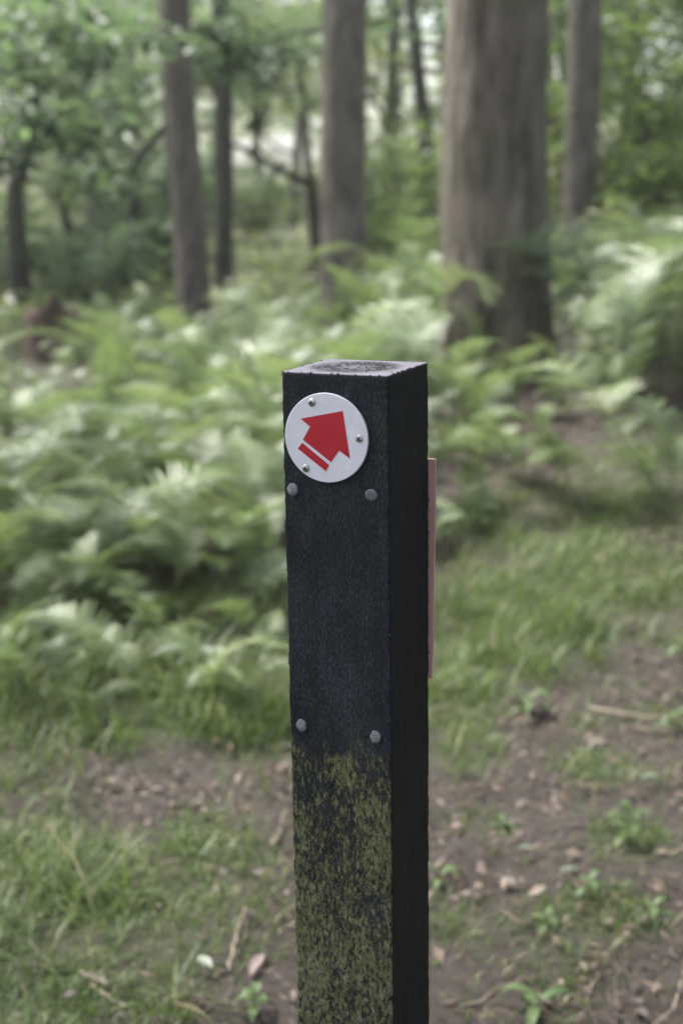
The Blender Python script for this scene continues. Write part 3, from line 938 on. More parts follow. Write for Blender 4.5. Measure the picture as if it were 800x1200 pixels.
def build_special_ferns():
    def lone(px, py, Y, n, sc, kinds, az, label):
        p = at(px, py, Y); z = float(H(p[0], Y))
        fern((p[0], Y, z), n, sc, label, 'single ferns that stand out', kinds=kinds, az=az)
    lone(530, 380, 6.9, 2, 0.80, (4, 7), 0.9, 'tall fern frond rising up the left side of the thick brown trunk')
    lone(600, 400, 7.2, 3, 0.55, (0, 2, 7), -1.4, 'pale fern in front of the foot of the thick brown trunk')
    lone(765, 330, 6.9, 5, 0.98, (4, 6, 1), 0.2, 'tall fern second from the right edge in front of the dim wood')
    lone(705, 345, 7.6, 5, 0.9, (0, 4, 6), 2.0, 'tall fern on the rise between the thick brown trunk and the right edge')
    lone(738, 300, 6.6, 5, 0.95, (4, 6, 7), 0.6, 'tallest fern at the right edge reaching into the dim wood')
    lone(665, 520, 5.7, 2, 0.8, (3, 5), -2.5, 'lone fern frond drooping over the bare earth below the trunk')
    lone(800, 480, 5.3, 3, 0.9, (1, 3), 2.7, 'fern leaning in from the right edge above the grassy bank')


build_special_ferns()


# ------------------------------------------------------------------ stump, branches, small things on the ground
def build_stump():
    D = 12.6
    p = at(62, 400, D); z = float(H(p[0], D))
    root = empty('tree_stump', (p[0], D, z)); tag(root, 'broken reddish brown stump among the ferns at the left', 'stump')
    mb = MB(); seg = 28; rows = 10; V = []; F = []
    for i in range(rows):
        for k in range(seg):
            a = 2 * PI * k / seg
            zt = 0.42 + 0.24 * mnoise.noise(Vector((math.cos(a) * 1.5, math.sin(a) * 1.5, 3))) + 0.12 * mnoise.noise(Vector((math.cos(a) * 5, math.sin(a) * 5, 1)))
            zz = -0.15 + (zt + 0.15) * i / (rows - 1)
            r = 0.235 * (1 + 0.25 * math.exp(-max(zz, 0) * 6)) * (1 + 0.10 * mnoise.noise(Vector((math.cos(a) * 2.2, math.sin(a) * 2.2, zz * 2))))
            V.append((r * math.cos(a), r * math.sin(a), zz))
    for i in range(rows - 1):
        for k in range(seg):
            F.append((i * seg + k, i * seg + (k + 1) % seg, (i + 1) * seg + (k + 1) % seg, (i + 1) * seg + k))
    c = len(V); V.append((0, 0, 0.34))
    for k in range(seg): F.append(((rows - 1) * seg + k, (rows - 1) * seg + (k + 1) % seg, c))
    mb.add(V, F); mb.build('stump_wood', M_STUMP, root)


build_stump()


def stick(name, label, cat, pix, ra, rb, m, group=None, lift=0.012, Y=None):
    pts = [ground_at(x, y) + np.array([0, 0, lift + ra]) if Y is None else at(x, y, Y) for x, y in pix]
    base = np.array(pts[0])
    P = np.array(pts) - base
    tt = np.linspace(0, 1, len(P)); t2 = np.linspace(0, 1, 12)
    Q = np.stack([np.interp(t2, tt, P[:, i]) for i in range(3)], -1) + np.random.default_rng(int(pix[0][0])).normal(0, ra * 0.35, (12, 3))
    mb = MB(); trunk_tube(mb, Q, np.linspace(ra * (0.55 if ra < 0.02 else 1), rb * (0.45 if ra < 0.02 else 1), 12), 8, 0.15, pix[0][0])
    o = mb.build(name, m); o.location = base
    tag(o, label, cat, group)


GT = 'twigs on the ground'
stick('dry_stalk', 'pale dry stalk standing slantwise in the grass left of the post', 'stalk', [(268, 1152), (276, 1112), (287, 1074)], 0.005, 0.003, M_STRAW, GT, 0.02)
stick('twig', 'long pale stick lying across the bank at the right edge', 'twig', [(690, 838), (740, 848), (800, 852)], 0.009, 0.006, M_STRAW, GT)
stick('twig', 'forked looking pale stick under the long stick at the right edge', 'twig', [(735, 858), (765, 866), (795, 862)], 0.007, 0.004, M_TWIG, GT)
stick('twig', 'dark twig curving up at the bottom right corner', 'twig', [(788, 1195), (796, 1165), (803, 1140)], 0.004, 0.003, M_STRAW, GT)
stick('twig', 'bent brown twig right of the tallest leafy weed', 'twig', [(768, 1008), (785, 1012), (805, 1000)], 0.007, 0.005, M_STRAW, GT)
stick('twig', 'dark twig lying on the path right of the post', 'twig', [(515, 935), (560, 930), (598, 922)], 0.006, 0.004, M_TWIG, GT)
stick('twig', 'dark thick twig beside the left edge of the post', 'twig', [(318, 1000), (328, 985), (336, 962)], 0.009, 0.006, M_TWIG, GT)
stick('twig', 'thin twig half buried at the bottom right', 'twig', [(560, 1185), (600, 1160), (640, 1150)], 0.004, 0.003, M_TWIG, GT)
stick('twig', 'short twig near the pinkish leaf', 'twig', [(585, 1075), (610, 1090), (640, 1088)], 0.004, 0.003, M_TWIG, GT)
stick('twig', 'pale stick among the grass at the bottom left', 'twig', [(95, 1150), (120, 1175), (150, 1190)], 0.006, 0.004, M_STRAW, GT)
stick('twig', 'dry stem lying in the long grass at the left', 'twig', [(5, 822), (30, 815), (62, 812)], 0.006, 0.004, M_STRAW, GT, 0.08)
stick('twig', 'thin stick on the bare band of the path left of the post', 'twig', [(150, 930), (190, 925), (235, 932)], 0.004, 0.003, M_TWIG, GT)
stick('fallen_branch', 'pale fallen branch beside the broken stump', 'branch', [(80, 392), (130, 398), (200, 404)], 0.022, 0.012, M_BARK_B, None, Y=12.0)


def fallen_leaf(px, py, L, W, m, label, rz):
    p = ground_at(px, py) + np.array([0, 0, 0.018])
    mb = MB(); n = 7; V = []; F = []
    for i in range(n):
        s = i / (n - 1); w = W * math.sin(PI * (0.06 + 0.9 * s)) ** 0.8
        zc = 0.10 * L * math.sin(PI * s)
        for k in (-1, 0, 1): V.append(((s - .5) * L, k * w / 2, zc + abs(k) * 0.18 * W + 0.02 * L * math.sin(9 * s + k)))
    for i in range(n - 1):
        for k in range(2): F.append((i * 3 + k, i * 3 + k + 1, i * 3 + k + 4, i * 3 + k + 3))
    th = len(V)
    V2 = V + [(a, b, c - 0.0008) for a, b, c in V]
    F2 = F + [tuple(i + th for i in f[::-1]) for f in F]
    mb.add(V2, F2)
    o = mb.build('fallen_leaf', m); o.location = p; o.rotation_euler = (random.gauss(0, .15), random.gauss(0, .15), rz)
    tag(o, label, 'fallen leaf', 'fallen leaves')


fallen_leaf(550, 1060, 0.042, 0.022, M_PALE_LEAF, 'pinkish dead leaf on the soil right of the post', 0.1)
fallen_leaf(300, 1142, 0.075, 0.020, M_PALE_LEAF, 'long pinkish leaf strip left of the post near the bottom', 1.3)
fallen_leaf(667, 1030, 0.040, 0.017, M_GREEN_LEAF, 'pale green leaf lying on bare soil below the tall weed', 0.2)
fallen_leaf(616, 1004, 0.036, 0.014, M_GREEN_LEAF, 'small pale leaf on the middle of the path', 0.0)
fallen_leaf(762, 920, 0.055, 0.020, M_GREEN_LEAF, 'pale grey green leaf near the right edge above the tall weed', 0.3)
fallen_leaf(240, 1140, 0.040, 0.022, M_GREEN_LEAF, 'pale leaf at the foot of the dry stalk', -0.8)
fallen_leaf(628, 838, 0.045, 0.030, M_PALE_LEAF, 'tan leaf under the broad leafed weed', 0.3)
fallen_leaf(700, 880, 0.05, 0.024, M_PALE_LEAF, 'tan leaf under the long pale stick', 0.2)
fallen_leaf(535, 978, 0.034, 0.022, M_PALE_LEAF, 'small grey pink leaf beside the right edge of the post', 0.9)
fallen_leaf(185, 935, 0.03, 0.02, M_PALE_LEAF, 'small pale leaf on the bare band left of the post', 0.4)
fallen_leaf(110, 1160, 0.06, 0.02, M_PALE_LEAF, 'pale curled leaf in the grass at the bottom left', -0.5)


def weed(px, py, h, nleaf, L, W, label, upright=0.5):
    p = ground_at(px, py)
    root = empty('leafy_weed', p, random.uniform(0, 6)); tag(root, label, 'weed', 'leafy weeds on the path')
    st = MB(); st.tube([(0, 0, -0.02), (0.004, 0, h * .5), (0.0, 0.004, h)], [0.003, 0.0025, 0.0015], 6); st.build('stem', M_FSTEM, root)
    for k in range(nleaf):
        mb = MB(); a = k * 2.4; z0 = h * (0.25 + 0.75 * k / nleaf)
        el = upright * (0.3 + 0.9 * k / nleaf); n = 6; V = []; F = []
        l = L * random.uniform(.75, 1.15)
        for i in range(n):
            s = i / (n - 1); w = W * math.sin(PI * (0.05 + 0.93 * s)) ** 0.9
            r_ = l * s; e = el - 0.9 * s * s * 0.7
            x = r_ * math.cos(e); z = z0 + r_ * math.sin(e)
            for q in (-1, 0, 1):
                V.append((x * math.cos(a) - q * w / 2 * math.sin(a), x * math.sin(a) + q * w / 2 * math.cos(a), z + abs(q) * .12 * w))
        for i in range(n - 1):
            for q in range(2): F.append((i * 3 + q, i * 3 + q + 1, i * 3 + q + 4, i * 3 + q + 3))
        mb.add(V, F, random.uniform(.2, 1)); mb.build('leaf', M_PLANT, root, True, True)


weed(735, 995, 0.085, 9, 0.055, 0.020, 'tallest bright green weed on the right of the path', 1.0)
weed(620, 835, 0.06, 7, 0.08, 0.022, 'broad leafed weed at the edge of the grass right of the post', 0.6)
weed(588, 975, 0.03, 5, 0.045, 0.015, 'small spread weed on the middle of the path', 0.4)
weed(690, 1055, 0.05, 8, 0.045, 0.017, 'bushy low weed below the tallest weed', 0.6)
weed(640, 1090, 0.035, 6, 0.045, 0.014, 'low weed right of the pinkish dead leaf', 0.5)
weed(765, 1080, 0.04, 6, 0.045, 0.015, 'low weed near the right edge below the bent twig', 0.6)
weed(515, 1040, 0.05, 5, 0.06, 0.014, 'weed growing close to the right foot of the post', 0.7)
weed(630, 1195, 0.05, 5, 0.08, 0.020, 'large leafed weed cut by the bottom of the view', 0.5)
weed(790, 860, 0.06, 6, 0.06, 0.018, 'pale weed at the right end of the long stick', 0.7)
weed(800, 770, 0.06, 6, 0.06, 0.020, 'weed on the grassy bank at the right edge', 0.7)
weed(110, 810, 0.12, 5, 0.09, 0.03, 'bright broad leaf weed rising out of the long left grass', 0.9)
weed(300, 1190, 0.05, 7, 0.04, 0.018, 'yellow green weed left of the post at the bottom', 0.7)

# ------------------------------------------------------------------ the post
PY = 0.4116; LX = 0.0155; LY = 0.0125
W_ = 0.100
CORNER = np.array([0.0389, 1.2020, CAM_H - 0.1402])


def post_frame():
    dn = np.array([LX, LY, -1.0]); dn /= np.linalg.norm(dn)
    a = np.array([-math.cos(PY), math.sin(PY), 0]); a -= dn * (a @ dn); a /= np.linalg.norm(a)
    b = np.cross(dn, a)
    if b[1] < 0: b = -b
    return -a, b, -dn


AX, AY, AZ = post_frame()
top_c = CORNER - AX * W_ / 2 + AY * W_ / 2
HP = (top_c[2] - 0.0) / AZ[2]
BASE = top_c - AZ * HP
POST_M = Matrix(((AX[0], AY[0], AZ[0], BASE[0]), (AX[1], AY[1], AZ[1], BASE[1]), (AX[2], AY[2], AZ[2], BASE[2]), (0, 0, 0, 1)))


def face_uv(px, py):
    """local (x, z) on the post's front face seen at a photo pixel"""
    d = F_ + (px - 400) / FPX * R_ + (600 - py) / FPX * U_
    t = ((CORNER - CAMP) @ AY) / (d @ AY)
    P = CAMP + d * t - BASE
    return float(P @ AX), float(P @ AZ)


def zpx(x, y): return 320 + x / 3.8095, 400 + y / 3.8095


def post_material():
    m, nt, out = mat('recycled_plastic'); L = nt.links.new
    tc = N(nt, 'ShaderNodeTexCoord'); ob = tc.outputs['Object']
    sx = N(nt, 'ShaderNodeSeparateXYZ'); L(ob, sx.inputs[0])
    geo = N(nt, 'ShaderNodeNewGeometry')
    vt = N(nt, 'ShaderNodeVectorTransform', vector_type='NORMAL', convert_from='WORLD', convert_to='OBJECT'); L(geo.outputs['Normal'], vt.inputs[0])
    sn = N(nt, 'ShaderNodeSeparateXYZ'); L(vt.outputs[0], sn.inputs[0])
    fine = noise(nt, ob, 560, 5, 0.72, (1, 1, 0.38))
    mid = noise(nt, ob, 120, 6, 0.7, (1, 1, 0.35))
    big = noise(nt, ob, 22, 4, 0.6)
    base = ramp(nt, mid, [(0.3, (0.0016, 0.0019, 0.0023)), (0.5, (0.0035, 0.0042, 0.005)), (0.68, (0.009, 0.011, 0.014))])
    # pale scuff speckles, with glints off the rough plastic painted in
    sc = mth(nt, 'MULTIPLY', ramp(nt, fine, [(0.60, g(0)), (0.72, g(1))]), ramp(nt, big, [(0.40, g(0)), (0.62, g(1))]))
    front_lit = ramp(nt, mth(nt, 'MULTIPLY', sn.outputs[1], -1), [(0.3, g(0.08)), (0.8, g(1))])  # front paler, other faces darker: fall of light put into the colour
    base = mixc(nt, mth(nt, 'MULTIPLY', mth(nt, 'MULTIPLY', sc, front_lit), 0.75), base, (0.095, 0.11, 0.135))
    base = mixc(nt, mth(nt, 'MULTIPLY', front_lit, ramp(nt, noise(nt, ob, 28, 5, 0.65, (1, 1, 0.5)), [(0.34, g(0.45)), (0.62, g(0.95))])), base, ramp(nt, fine, [(0.36, (0.010, 0.011, 0.013)), (0.52, (0.027, 0.030, 0.035)), (0.68, (0.075, 0.081, 0.093))]))
    base = mixc(nt, ramp(nt, noise(nt, ob, 75, 5, 0.7, (1, 1, 0.05)), [(0.40, g(0.45)), (0.60, g(0))]), base, (0.008, 0.009, 0.011))
    glint = ramp(nt, noise(nt, ob, 700, 3, 0.6), [(0.56, g(0)), (0.66, g(1))])
    glint = mth(nt, 'MULTIPLY', glint, ramp(nt, noise(nt, ob, 55, 4, 0.65, (1, 1, .6)), [(0.40, g(0.1)), (0.62, g(1))]))
    base = mixc(nt, mth(nt, 'MULTIPLY', mth(nt, 'MULTIPLY', glint, front_lit), 0.4), base, (0.11, 0.13, 0.16))
    # algae on the lower front
    zl = face_uv(390, 880)[1]
    edge = mth(nt, 'ADD', sx.outputs[2], mth(nt, 'MULTIPLY_ADD', mid, 0.07, -0.035))
    edge = mth(nt, 'ADD', edge, mth(nt, 'MULTIPLY_ADD', big, 0.09, -0.045))
    edge = mth(nt, 'ADD', edge, mth(nt, 'MULTIPLY_ADD', fine, 0.05, -0.025))
    zm = N(nt, 'ShaderNodeMapRange', i_From_Min=zl + 0.006, i_From_Max=zl - 0.008); L(edge, zm.inputs[0])
    front = ramp(nt, mth(nt, 'MULTIPLY', sn.outputs[1], -1), [(0.3, g(0.06)), (0.8, g(1))])
    streak = noise(nt, ob, 370, 7, 0.76, (1, 1, 0.42))
    blot = noise(nt, ob, 30, 4, 0.6, (1, 1, 0.5))
    cov = ramp(nt, mth(nt, 'ADD', mth(nt, 'MULTIPLY', streak, 0.75), mth(nt, 'MULTIPLY', blot, 0.25)), [(0.470, g(0)), (0.505, g(0.75)), (0.60, g(1))])
    alg = ramp(nt, noise(nt, ob, 160, 6, 0.75), [(0.32, (0.062, 0.070, 0.033)), (0.5, (0.125, 0.130, 0.060)), (0.68, (0.23, 0.225, 0.13))])
    am = mth(nt, 'MULTIPLY', mth(nt, 'MULTIPLY', zm.outputs[0], front), cov)
    col = mixc(nt, am, base, alg)
    # grey lichen flecks lower down
    lz = N(nt, 'ShaderNodeMapRange', i_From_Min=zl - 0.05, i_From_Max=zl - 0.22); L(sx.outputs[2], lz.inputs[0])
    lk = mth(nt, 'MULTIPLY', mth(nt, 'MULTIPLY', lz.outputs[0], front),
             mth(nt, 'MULTIPLY', ramp(nt, noise(nt, ob, 200, 5, 0.7, (1, 1, .5)), [(0.53, g(0)), (0.62, g(0.8))]), ramp(nt, noise(nt, ob, 34, 3), [(0.46, g(0)), (0.6, g(1))])))
    col = mixc(nt, lk, col, (0.22, 0.22, 0.20))
    # sawn top: sky sheen painted on as pale grey, dark open pores in a ring
    topm = ramp(nt, sn.outputs[2], [(0.6, g(0)), (0.9, g(1))])
    pos = N(nt, 'ShaderNodeVectorMath', operation='LENGTH')
    cmb = N(nt, 'ShaderNodeCombineXYZ'); L(sx.outputs[0], cmb.inputs[0]); L(sx.outputs[1], cmb.inputs[1]); L(cmb.outputs[0], pos.inputs[0])
    ring = ramp(nt, pos.outputs['Value'], [(0.010, g(0.55)), (0.022, g(1)), (0.034, g(0.9)), (0.044, g(0.0))])
    pores = ramp(nt, mth(nt, 'ADD', noise(nt, ob, 230, 4, 0.65), mth(nt, 'MULTIPLY_ADD', noise(nt, ob, 45, 3), 0.3, -0.15)), [(0.43, g(0)), (0.48, g(1))])
    pm = mth(nt, 'MULTIPLY', ring, pores)
    tcol = mixc(nt, pm, mixc(nt, big, (0.14, 0.133, 0.16), (0.21, 0.20, 0.235)), (0.012, 0.012, 0.014))
    col = mixc(nt, topm, col, tcol)
    p = N(nt, 'ShaderNodeBsdfPrincipled'); L(col, p.inputs['Base Color'])
    rg = mth(nt, 'MULTIPLY_ADD', mid, 0.35, 0.42)
    rg = mth(nt, 'ADD', rg, mth(nt, 'MULTIPLY', am, 0.3))
    L(rg, p.inputs['Roughness']); p.inputs['Specular IOR Level'].default_value = 0.12
    h = mth(nt, 'ADD', mth(nt, 'MULTIPLY', fine, 0.5), mth(nt, 'MULTIPLY', mid, 0.8))
    h = mth(nt, 'ADD', h, mth(nt, 'MULTIPLY', am, 0.5)); h = mth(nt, 'SUBTRACT', h, mth(nt, 'MULTIPLY', mth(nt, 'MULTIPLY', pm, topm), 1.5))
    b = N(nt, 'ShaderNodeBump'); b.inputs['Strength'].default_value = 0.9; b.inputs['Distance'].default_value = 0.0022
    L(h, b.inputs['Height']); L(b.outputs[0], p.inputs['Normal']); L(p.outputs[0], out.inputs[0])
    return m


def build_post():
    root = bpy.data.objects.new('waymarker_post', None); COL.objects.link(root)
    root.matrix_world = POST_M
    tag(root, 'square dark plastic waymarker post with white arrow disc and green algae low down', 'waymarker post')
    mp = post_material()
    # body: rounded square section swept up with rough edges
    hw = W_ / 2; cr = 0.0022
    sec = []
    nside = 26
    cs = [(hw, -hw), (hw, hw), (-hw, hw), (-hw, -hw)]
    for i, (cx, cy) in enumerate(cs):
        sxn, syn = (1 if cx > 0 else -1), (1 if cy > 0 else -1)
        a0 = {0: -PI / 2, 1: 0, 2: PI / 2, 3: PI}[i]
        for k in range(4):
            a = a0 + PI / 2 * k / 3
            sec.append((cx - sxn * cr + cr * math.cos(a), cy - syn * cr + cr * math.sin(a), 1.0))
        nx_, ny_ = cs[(i + 1) % 4]
        ax, ay = sec[-1][0], sec[-1][1]
        a1 = a0 + PI / 2
        bx = nx_ - (1 if nx_ > 0 else -1) * cr + cr * math.cos(a1); by = ny_ - (1 if ny_ > 0 else -1) * cr + cr * math.sin(a1)
        for k in range(1, nside):
            t = k / nside; sec.append((ax + (bx - ax) * t, ay + (by - ay) * t, math.exp(-min(t, 1 - t) * 30)))
    ns = len(sec)
    zs = np.concatenate([np.linspace(-0.35, 0.40, 12), np.linspace(0.405, HP - 0.0016, 330), [HP - 0.0006, HP]])
    V = []; F = []
    for iz, z in enumerate(zs):
        ins = 0.0016 if iz == len(zs) - 1 else (0.0005 if iz == len(zs) - 2 else 0)
        for (x, y, e) in sec:
            q = Vector((x * 60, y * 60, z * 38)); q2 = Vector((x * 300, y * 300, z * 170))
            d = 0.00045 * mnoise.noise(q) + e * (0.00075 * mnoise.noise(q2) + 0.0006 * mnoise.noise(q * 2.3))
            l = math.hypot(x, y)
            k = 1 + (d - ins) / l
            V.append((x * k, y * k, z))
    nz = len(zs)
    for i in range(nz - 1):
        for k in range(ns):
            a = i * ns + k; b = i * ns + (k + 1) % ns
            F.append((a, b, b + ns, a + ns))
    # top: concentric rings
    prev = (nz - 1) * ns
    for j, s in enumerate((0.96, 0.85, 0.7, 0.5, 0.3, 0.12)):
        st = len(V)
        for k in range(ns):
            x, y, z = V[(nz - 1) * ns + k]
            V.append((x * s, y * s, HP + 0.0004 * mnoise.noise(Vector((x * s * 120, y * s * 120, 4)))))
        for k in range(ns): F.append((prev + k, prev + (k + 1) % ns, st + (k + 1) % ns, st + k))
        prev = st
    c = len(V); V.append((0, 0, HP))
    for k in range(ns): F.append((prev + k, prev + (k + 1) % ns, c))
    mb = MB(); mb.add(V, F)
    # crumbs and grit stuck to the edges and the top
    def grit(x, y, z, r):
        n = 5; vs = [(x, y, z + r)]
        for k in range(n): vs.append((x + r * random.uniform(.7, 1.3) * math.cos(2 * PI * k / n), y + r * random.uniform(.7, 1.3) * math.sin(2 * PI * k / n), z + random.uniform(-.3, .3) * r))
        vs.append((x, y, z - r))
        mb.add(vs, [(0, 1 + k, 1 + (k + 1) % n) for k in range(n)] + [(6, 1 + (k + 1) % n, 1 + k) for k in range(n)])
    for k in range(46):
        t = random.uniform(-hw, hw); e = random.choice(((t, hw), (-hw, t), (hw, t), (t, -hw), (t, hw)))
        grit(e[0] * .99, e[1] * .99, HP, random.uniform(.0005, .0011))
    for k in range(40):
        t = random.uniform(-.7, 1) * 0.03
        grit(random.gauss(0, .02), random.gauss(0, .02), HP, random.uniform(.0005, .0012))
    for k in range(70):
        z = random.uniform(0.42, HP); e = random.choice(((hw, hw), (-hw, -hw), (hw, -hw), (hw, hw)))
        grit(e[0], e[1], z, random.uniform(.0004, .0010))
    for k in range(26):
        grit(hw, random.uniform(-hw, hw), random.uniform(0.42, HP), random.uniform(.0004, .0008))
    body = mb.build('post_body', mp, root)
    # --- disc
    cx, cz = face_uv(383.6, 512.6)
    R = 0.0395; yf = -hw
    m_white = plain('white_acrylic', (0.57, 0.57, 0.62), 0.25, var=0.10, vs=38)
    m_red = plain('red_vinyl', (0.36, 0.008, 0.020), 0.35, var=0.10, vs=70)
    th = 0.0030
    mb = MB(); seg = 96
    prof = [(R - 0.0004, 0.0), (R, 0.0006), (R, th - 0.0006), (R - 0.0002, th - 0.0002), (R - 0.0008, th)]
    V = []; F = []
    for (r, t) in prof:
        for k in range(seg): V.append((cx + r * math.cos(2 * PI * k / seg), yf - 0.0006 - t, cz + r * math.sin(2 * PI * k / seg)))
    for i in range(len(prof) - 1):
        for k in range(seg): F.append((i * seg + k, i * seg + (k + 1) % seg, (i + 1) * seg + (k + 1) % seg, (i + 1) * seg + k))
    F.append(tuple(range((len(prof) - 1) * seg, len(prof) * seg))); F.append(tuple(range(seg))[::-1])
    mb.add(V, F); disc = mb.build('waymark_disc', m_white, root, smooth=False)
    disc['label'] = 'round white disc with a red arrow pointing up right'
    ysurf = yf - 0.0006 - th

    def slab(poly, name, t=0.00035):
        p = [face_uv(*zpx(*q)) for q in poly]
        # the face_uv plane is the post face; shift for the disc thickness parallax is below a pixel
        n = len(p); V = [(x, ysurf - 0.00005 - 0.0001, z) for x, z in p] + [(x, ysurf - t, z) for x, z in p]
        F = [tuple(range(n)), tuple(range(n, 2 * n))[::-1]] + [(i, n + i, n + (i + 1) % n, (i + 1) % n) for i in range(n)]
        b = MB(); b.add(V, F); return b.build(name, m_red, disc, smooth=False)
    slab([(318, 308), (131, 342), (173, 378), (141, 436), (266, 536), (302, 484), (350, 520)], 'arrow')
    slab([(138, 450), (118, 475), (243, 576), (258, 549)], 'arrow_tail_bar')
    m_steel = plain('screw_steel', (0.42, 0.43, 0.42), 0.38, 0.9, var=0.5, vs=500)
    m_dark = plain('screw_recess', (0.02, 0.02, 0.02), 0.7)

    def screw(px, py, rot):
        x, z = face_uv(px, py); b = MB(); seg = 24
        prof = [(0.0036, 0), (0.0036, 0.0004), (0.0031, 0.0011), (0.002, 0.0016), (0.0009, 0.0018)]
        V = []; F = []
        for (r, t) in prof:
            for k in range(seg): V.append((x + r * math.cos(2 * PI * k / seg), ysurf - t, z + r * math.sin(2 * PI * k / seg)))
        for i in range(len(prof) - 1):
            for k in range(seg): F.append((i * seg + k, i * seg + (k + 1) % seg, (i + 1) * seg + (k + 1) % seg, (i + 1) * seg + k))
        F.append(tuple(range((len(prof) - 1) * seg, len(prof) * seg)))
        b.add(V, F); s = b.build('screw', m_steel, disc)
        # cross recess: a dark cross sunk around the head's dome, standing a hair proud of the dome
        b = MB()
        pts = []
        w, l = 0.0006, 0.0021
        for k in range(4):
            a = rot + k * PI / 2
            for (u, v) in ((w, -w), (l, -w * .8), (l, w * .8)):
                pts.append((u * math.cos(a) - v * math.sin(a), u * math.sin(a) + v * math.cos(a)))
        n = len(pts)
        V = [(x + u, ysurf - 0.0014, z + v) for u, v in pts] + [(x + u, ysurf - 0.00185, z + v) for u, v in pts]
        F = [tuple(range(n)), tuple(range(n, 2 * n))[::-1]] + [(i, n + i, n + (i + 1) % n, (i + 1) % n) for i in range(n)]
        b.add(V, F); 
        return s, b
    ss = [screw(*zpx(180, 270), 0.3), screw(*zpx(391, 431), 0.9), screw(*zpx(154, 563), 1.2)]
    for s, b in ss: pass
    # the cross recesses belong to the screws; joined into each screw mesh as a second material
    for s, b in ss:
        me = s.data
        base_n = len(me.vertices)
        v = [tuple(q.co) for q in me.vertices] + np.concatenate(b.v).tolist()
        f = [tuple(p.vertices) for p in me.polygons]; nf = len(f)
        f += [tuple(i + base_n for i in q) for q in b.f]
        m2 = bpy.data.meshes.new('screw'); m2.from_pydata(v, [], f); m2.materials.append(m_steel); m2.materials.append(m_dark)
        for i, p in enumerate(m2.polygons): p.material_index = 0 if i < nf else 1
        s.data = m2
    # --- four flat nail heads
    m_nail = plain('galvanised_nail', (0.135, 0.14, 0.155), 0.6, 0.2, var=0.45, vs=350, bump=0.5)
    for (px, py) in (zpx(89, 661), zpx(439, 685), (353.7, 849.7), (440.3, 863.3)):
        x, z = face_uv(px, py); b = MB(); seg = 28
        rot = random.uniform(0, 6); R2 = 0.0056
        prof = [(R2 * .97, 0.0), (R2, 0.0006), (R2 * .97, 0.0014), (R2 * .86, 0.0019), (R2 * .4, 0.0021)]
        V = []; F = []
        for (r, t) in prof:
            for k in range(seg):
                a = 2 * PI * k / seg
                rr = r * (1 + 0.05 * math.sin(2 * a + rot) + 0.03 * math.sin(5 * a + rot))
                V.append((x + rr * math.cos(a), yf - t + 0.0006 * math.cos(a + rot), z + rr * math.sin(a)))
        for i in range(len(prof) - 1):
            for k in range(seg): F.append((i * seg + k, i * seg + (k + 1) % seg, (i + 1) * seg + (k + 1) % seg, (i + 1) * seg + k))
        F.append(tuple(range((len(prof) - 1) * seg, len(prof) * seg)))
        b.add(V, F); b.build('nail', m_nail, root)
    # --- red panel fixed on the back, its edge showing past the right side
    m_pan = plain('faded_red_panel', (0.44, 0.255, 0.245), 0.6, var=0.15, vs=25)
    d0 = F_ + (503 - 400) / FPX * R_ + (600 - 540) / FPX * U_
    def back_uv(px, py):
        d = F_ + (px - 400) / FPX * R_ + (600 - py) / FPX * U_
        t = ((CORNER + AY * (W_ + 0.003) - CAMP) @ AY) / (d @ AY)
        P = CAMP + d * t - BASE
        return float(P @ AX), float(P @ AZ)
    xt, zt = back_uv(510.2, 538); xb, zb = back_uv(506.0, 795)
    y0, y1 = hw + 0.0015, hw + 0.0045
    lt = -hw + 0.01
    V = []; F = []
    n = 14
    for i in range(n):
        s = i / (n - 1)
        xe = xt + (xb - xt) * (0.25 * s + 0.75 * s ** 2.2) + 0.0003 * math.sin(9 * s); z = zt + (zb - zt) * s
        V += [(lt, y0, z), (xe, y0, z), (xe, y1, z), (lt, y1, z)]
    for i in range(n - 1):
        for k in range(4): F.append((i * 4 + k, i * 4 + (k + 1) % 4, (i + 1) * 4 + (k + 1) % 4, (i + 1) * 4 + k))
    F.append((3, 2, 1, 0)); F.append(tuple((n - 1) * 4 + k for k in range(4)))
    b = MB(); b.add(V, F); pan = b.build('back_panel', m_pan, root, smooth=False); pan['label'] = 'faded red panel fixed on the back of the post'
    return root


build_post()

# ------------------------------------------------------------------ the air between the trees
def build_haze():
    x0, x1, y0, y1, z0, z1 = -170, 170, -70, 270, -2.0, 26.0
    V = [(x, y, z) for z in (z0, z1) for y in (y0, y1) for x in (x0, x1)]
    F = [(0, 2, 3, 1), (4, 5, 7, 6), (0, 1, 5, 4), (2, 6, 7, 3), (0, 4, 6, 2), (1, 3, 7, 5)]
    m, nt, out = mat('woodland_air')
    v = N(nt, 'ShaderNodeVolumePrincipled'); v.inputs['Density'].default_value = HAZE
    v.inputs['Color'].default_value = (0.9, 0.93, 0.95, 1); v.inputs['Anisotropy'].default_value = 0.3
    nt.links.new(v.outputs[0], out.inputs['Volume'])
    mb = MB(); mb.add(V, F)
    o = mb.build('haze', m, smooth=False); tag(o, 'thin pale damp air filling the wood', 'haze', kind='stuff')


HAZE = 0.0011
if HAZE: build_haze()

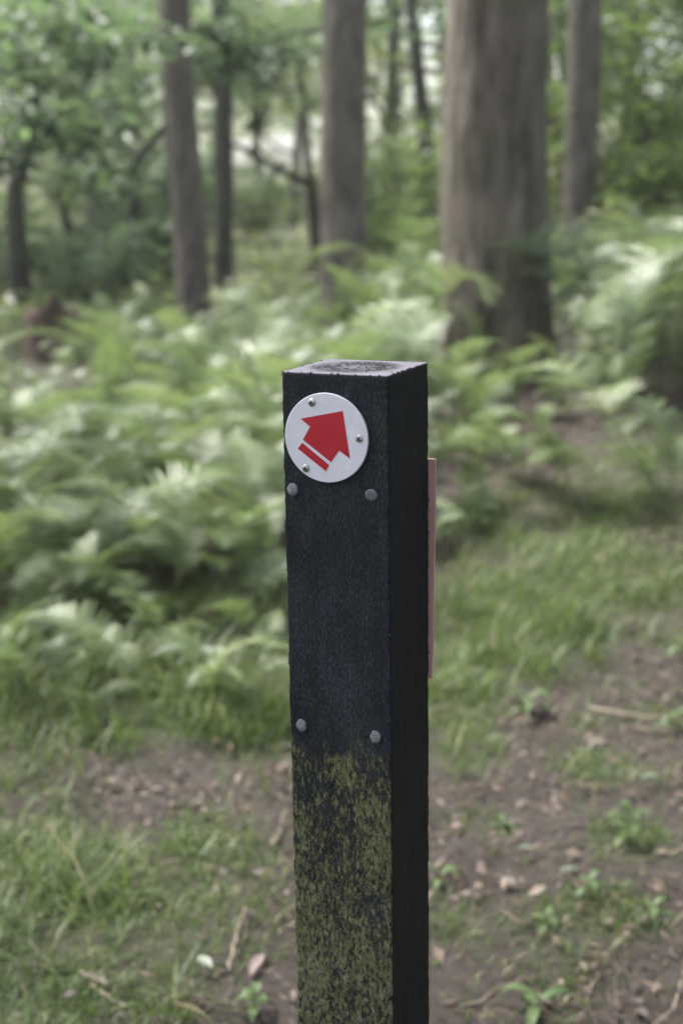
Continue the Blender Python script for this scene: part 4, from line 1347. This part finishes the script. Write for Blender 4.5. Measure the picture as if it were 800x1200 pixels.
# ------------------------------------------------------------------ light, sky, camera
SUN_EL = math.radians(58); SUN_AZ = Vector((-0.80, 0.60))   # direction towards the sun on the ground plane
world = bpy.data.worlds.new('World'); scene.world = world; world.use_nodes = True
nt = world.node_tree
for n in list(nt.nodes): nt.nodes.remove(n)
sky = nt.nodes.new('ShaderNodeTexSky'); sky.sky_type = 'NISHITA'; sky.sun_disc = False
sky.sun_elevation = SUN_EL; sky.sun_rotation = math.atan2(SUN_AZ.x, SUN_AZ.y)
sky.dust_density = 4.0; sky.air_density = 1.0; sky.ozone_density = 1.0
hs = nt.nodes.new('ShaderNodeHueSaturation'); hs.inputs['Saturation'].default_value = 0.45
bg = nt.nodes.new('ShaderNodeBackground'); bg.inputs['Strength'].default_value = 0.14
ow = nt.nodes.new('ShaderNodeOutputWorld')
nt.links.new(sky.outputs[0], hs.inputs['Color']); nt.links.new(hs.outputs[0], bg.inputs[0]); nt.links.new(bg.outputs[0], ow.inputs[0])

sd = bpy.data.lights.new('sun', 'SUN'); sd.energy = 3.4; sd.angle = math.radians(15); sd.color = (1.0, 0.97, 0.92)
so = bpy.data.objects.new('sun', sd); COL.objects.link(so)
az = SUN_AZ.normalized()
tosun = Vector((az.x * math.cos(SUN_EL), az.y * math.cos(SUN_EL), math.sin(SUN_EL)))
so.rotation_euler = tosun.to_track_quat('Z', 'Y').to_euler(); so.location = (-4, -2, 8)

cd = bpy.data.cameras.new('camera'); cam = bpy.data.objects.new('camera', cd); COL.objects.link(cam)
cam.location = CAMP; cam.rotation_euler = (PI / 2 - PITCH, 0, 0)
cd.sensor_fit = 'VERTICAL'; cd.sensor_height = 36.0; cd.sensor_width = 24.0; cd.lens = FPX * 36 / 1200
cd.clip_start = 0.05; cd.clip_end = 1000
cd.dof.use_dof = True
pd_ = np.array(POST_M @ Vector((-0.01, -W_ / 2, HP - 0.08))) - CAMP
cd.dof.focus_distance = float(pd_ @ F_)
cd.dof.aperture_fstop = 4.7
scene.camera = cam

scene.view_settings.view_transform = 'Standard'; scene.view_settings.look = 'None'
scene.view_settings.gamma = 1.0; scene.view_settings.exposure = 1.8; scene.view_settings.use_curve_mapping = False
scene.render.engine = 'CYCLES'
scene.cycles.use_denoising = True
scene.cycles.max_bounces = 8; scene.cycles.transmission_bounces = 6; scene.cycles.transparent_max_bounces = 4
scene.cycles.sample_clamp_indirect = 6.0
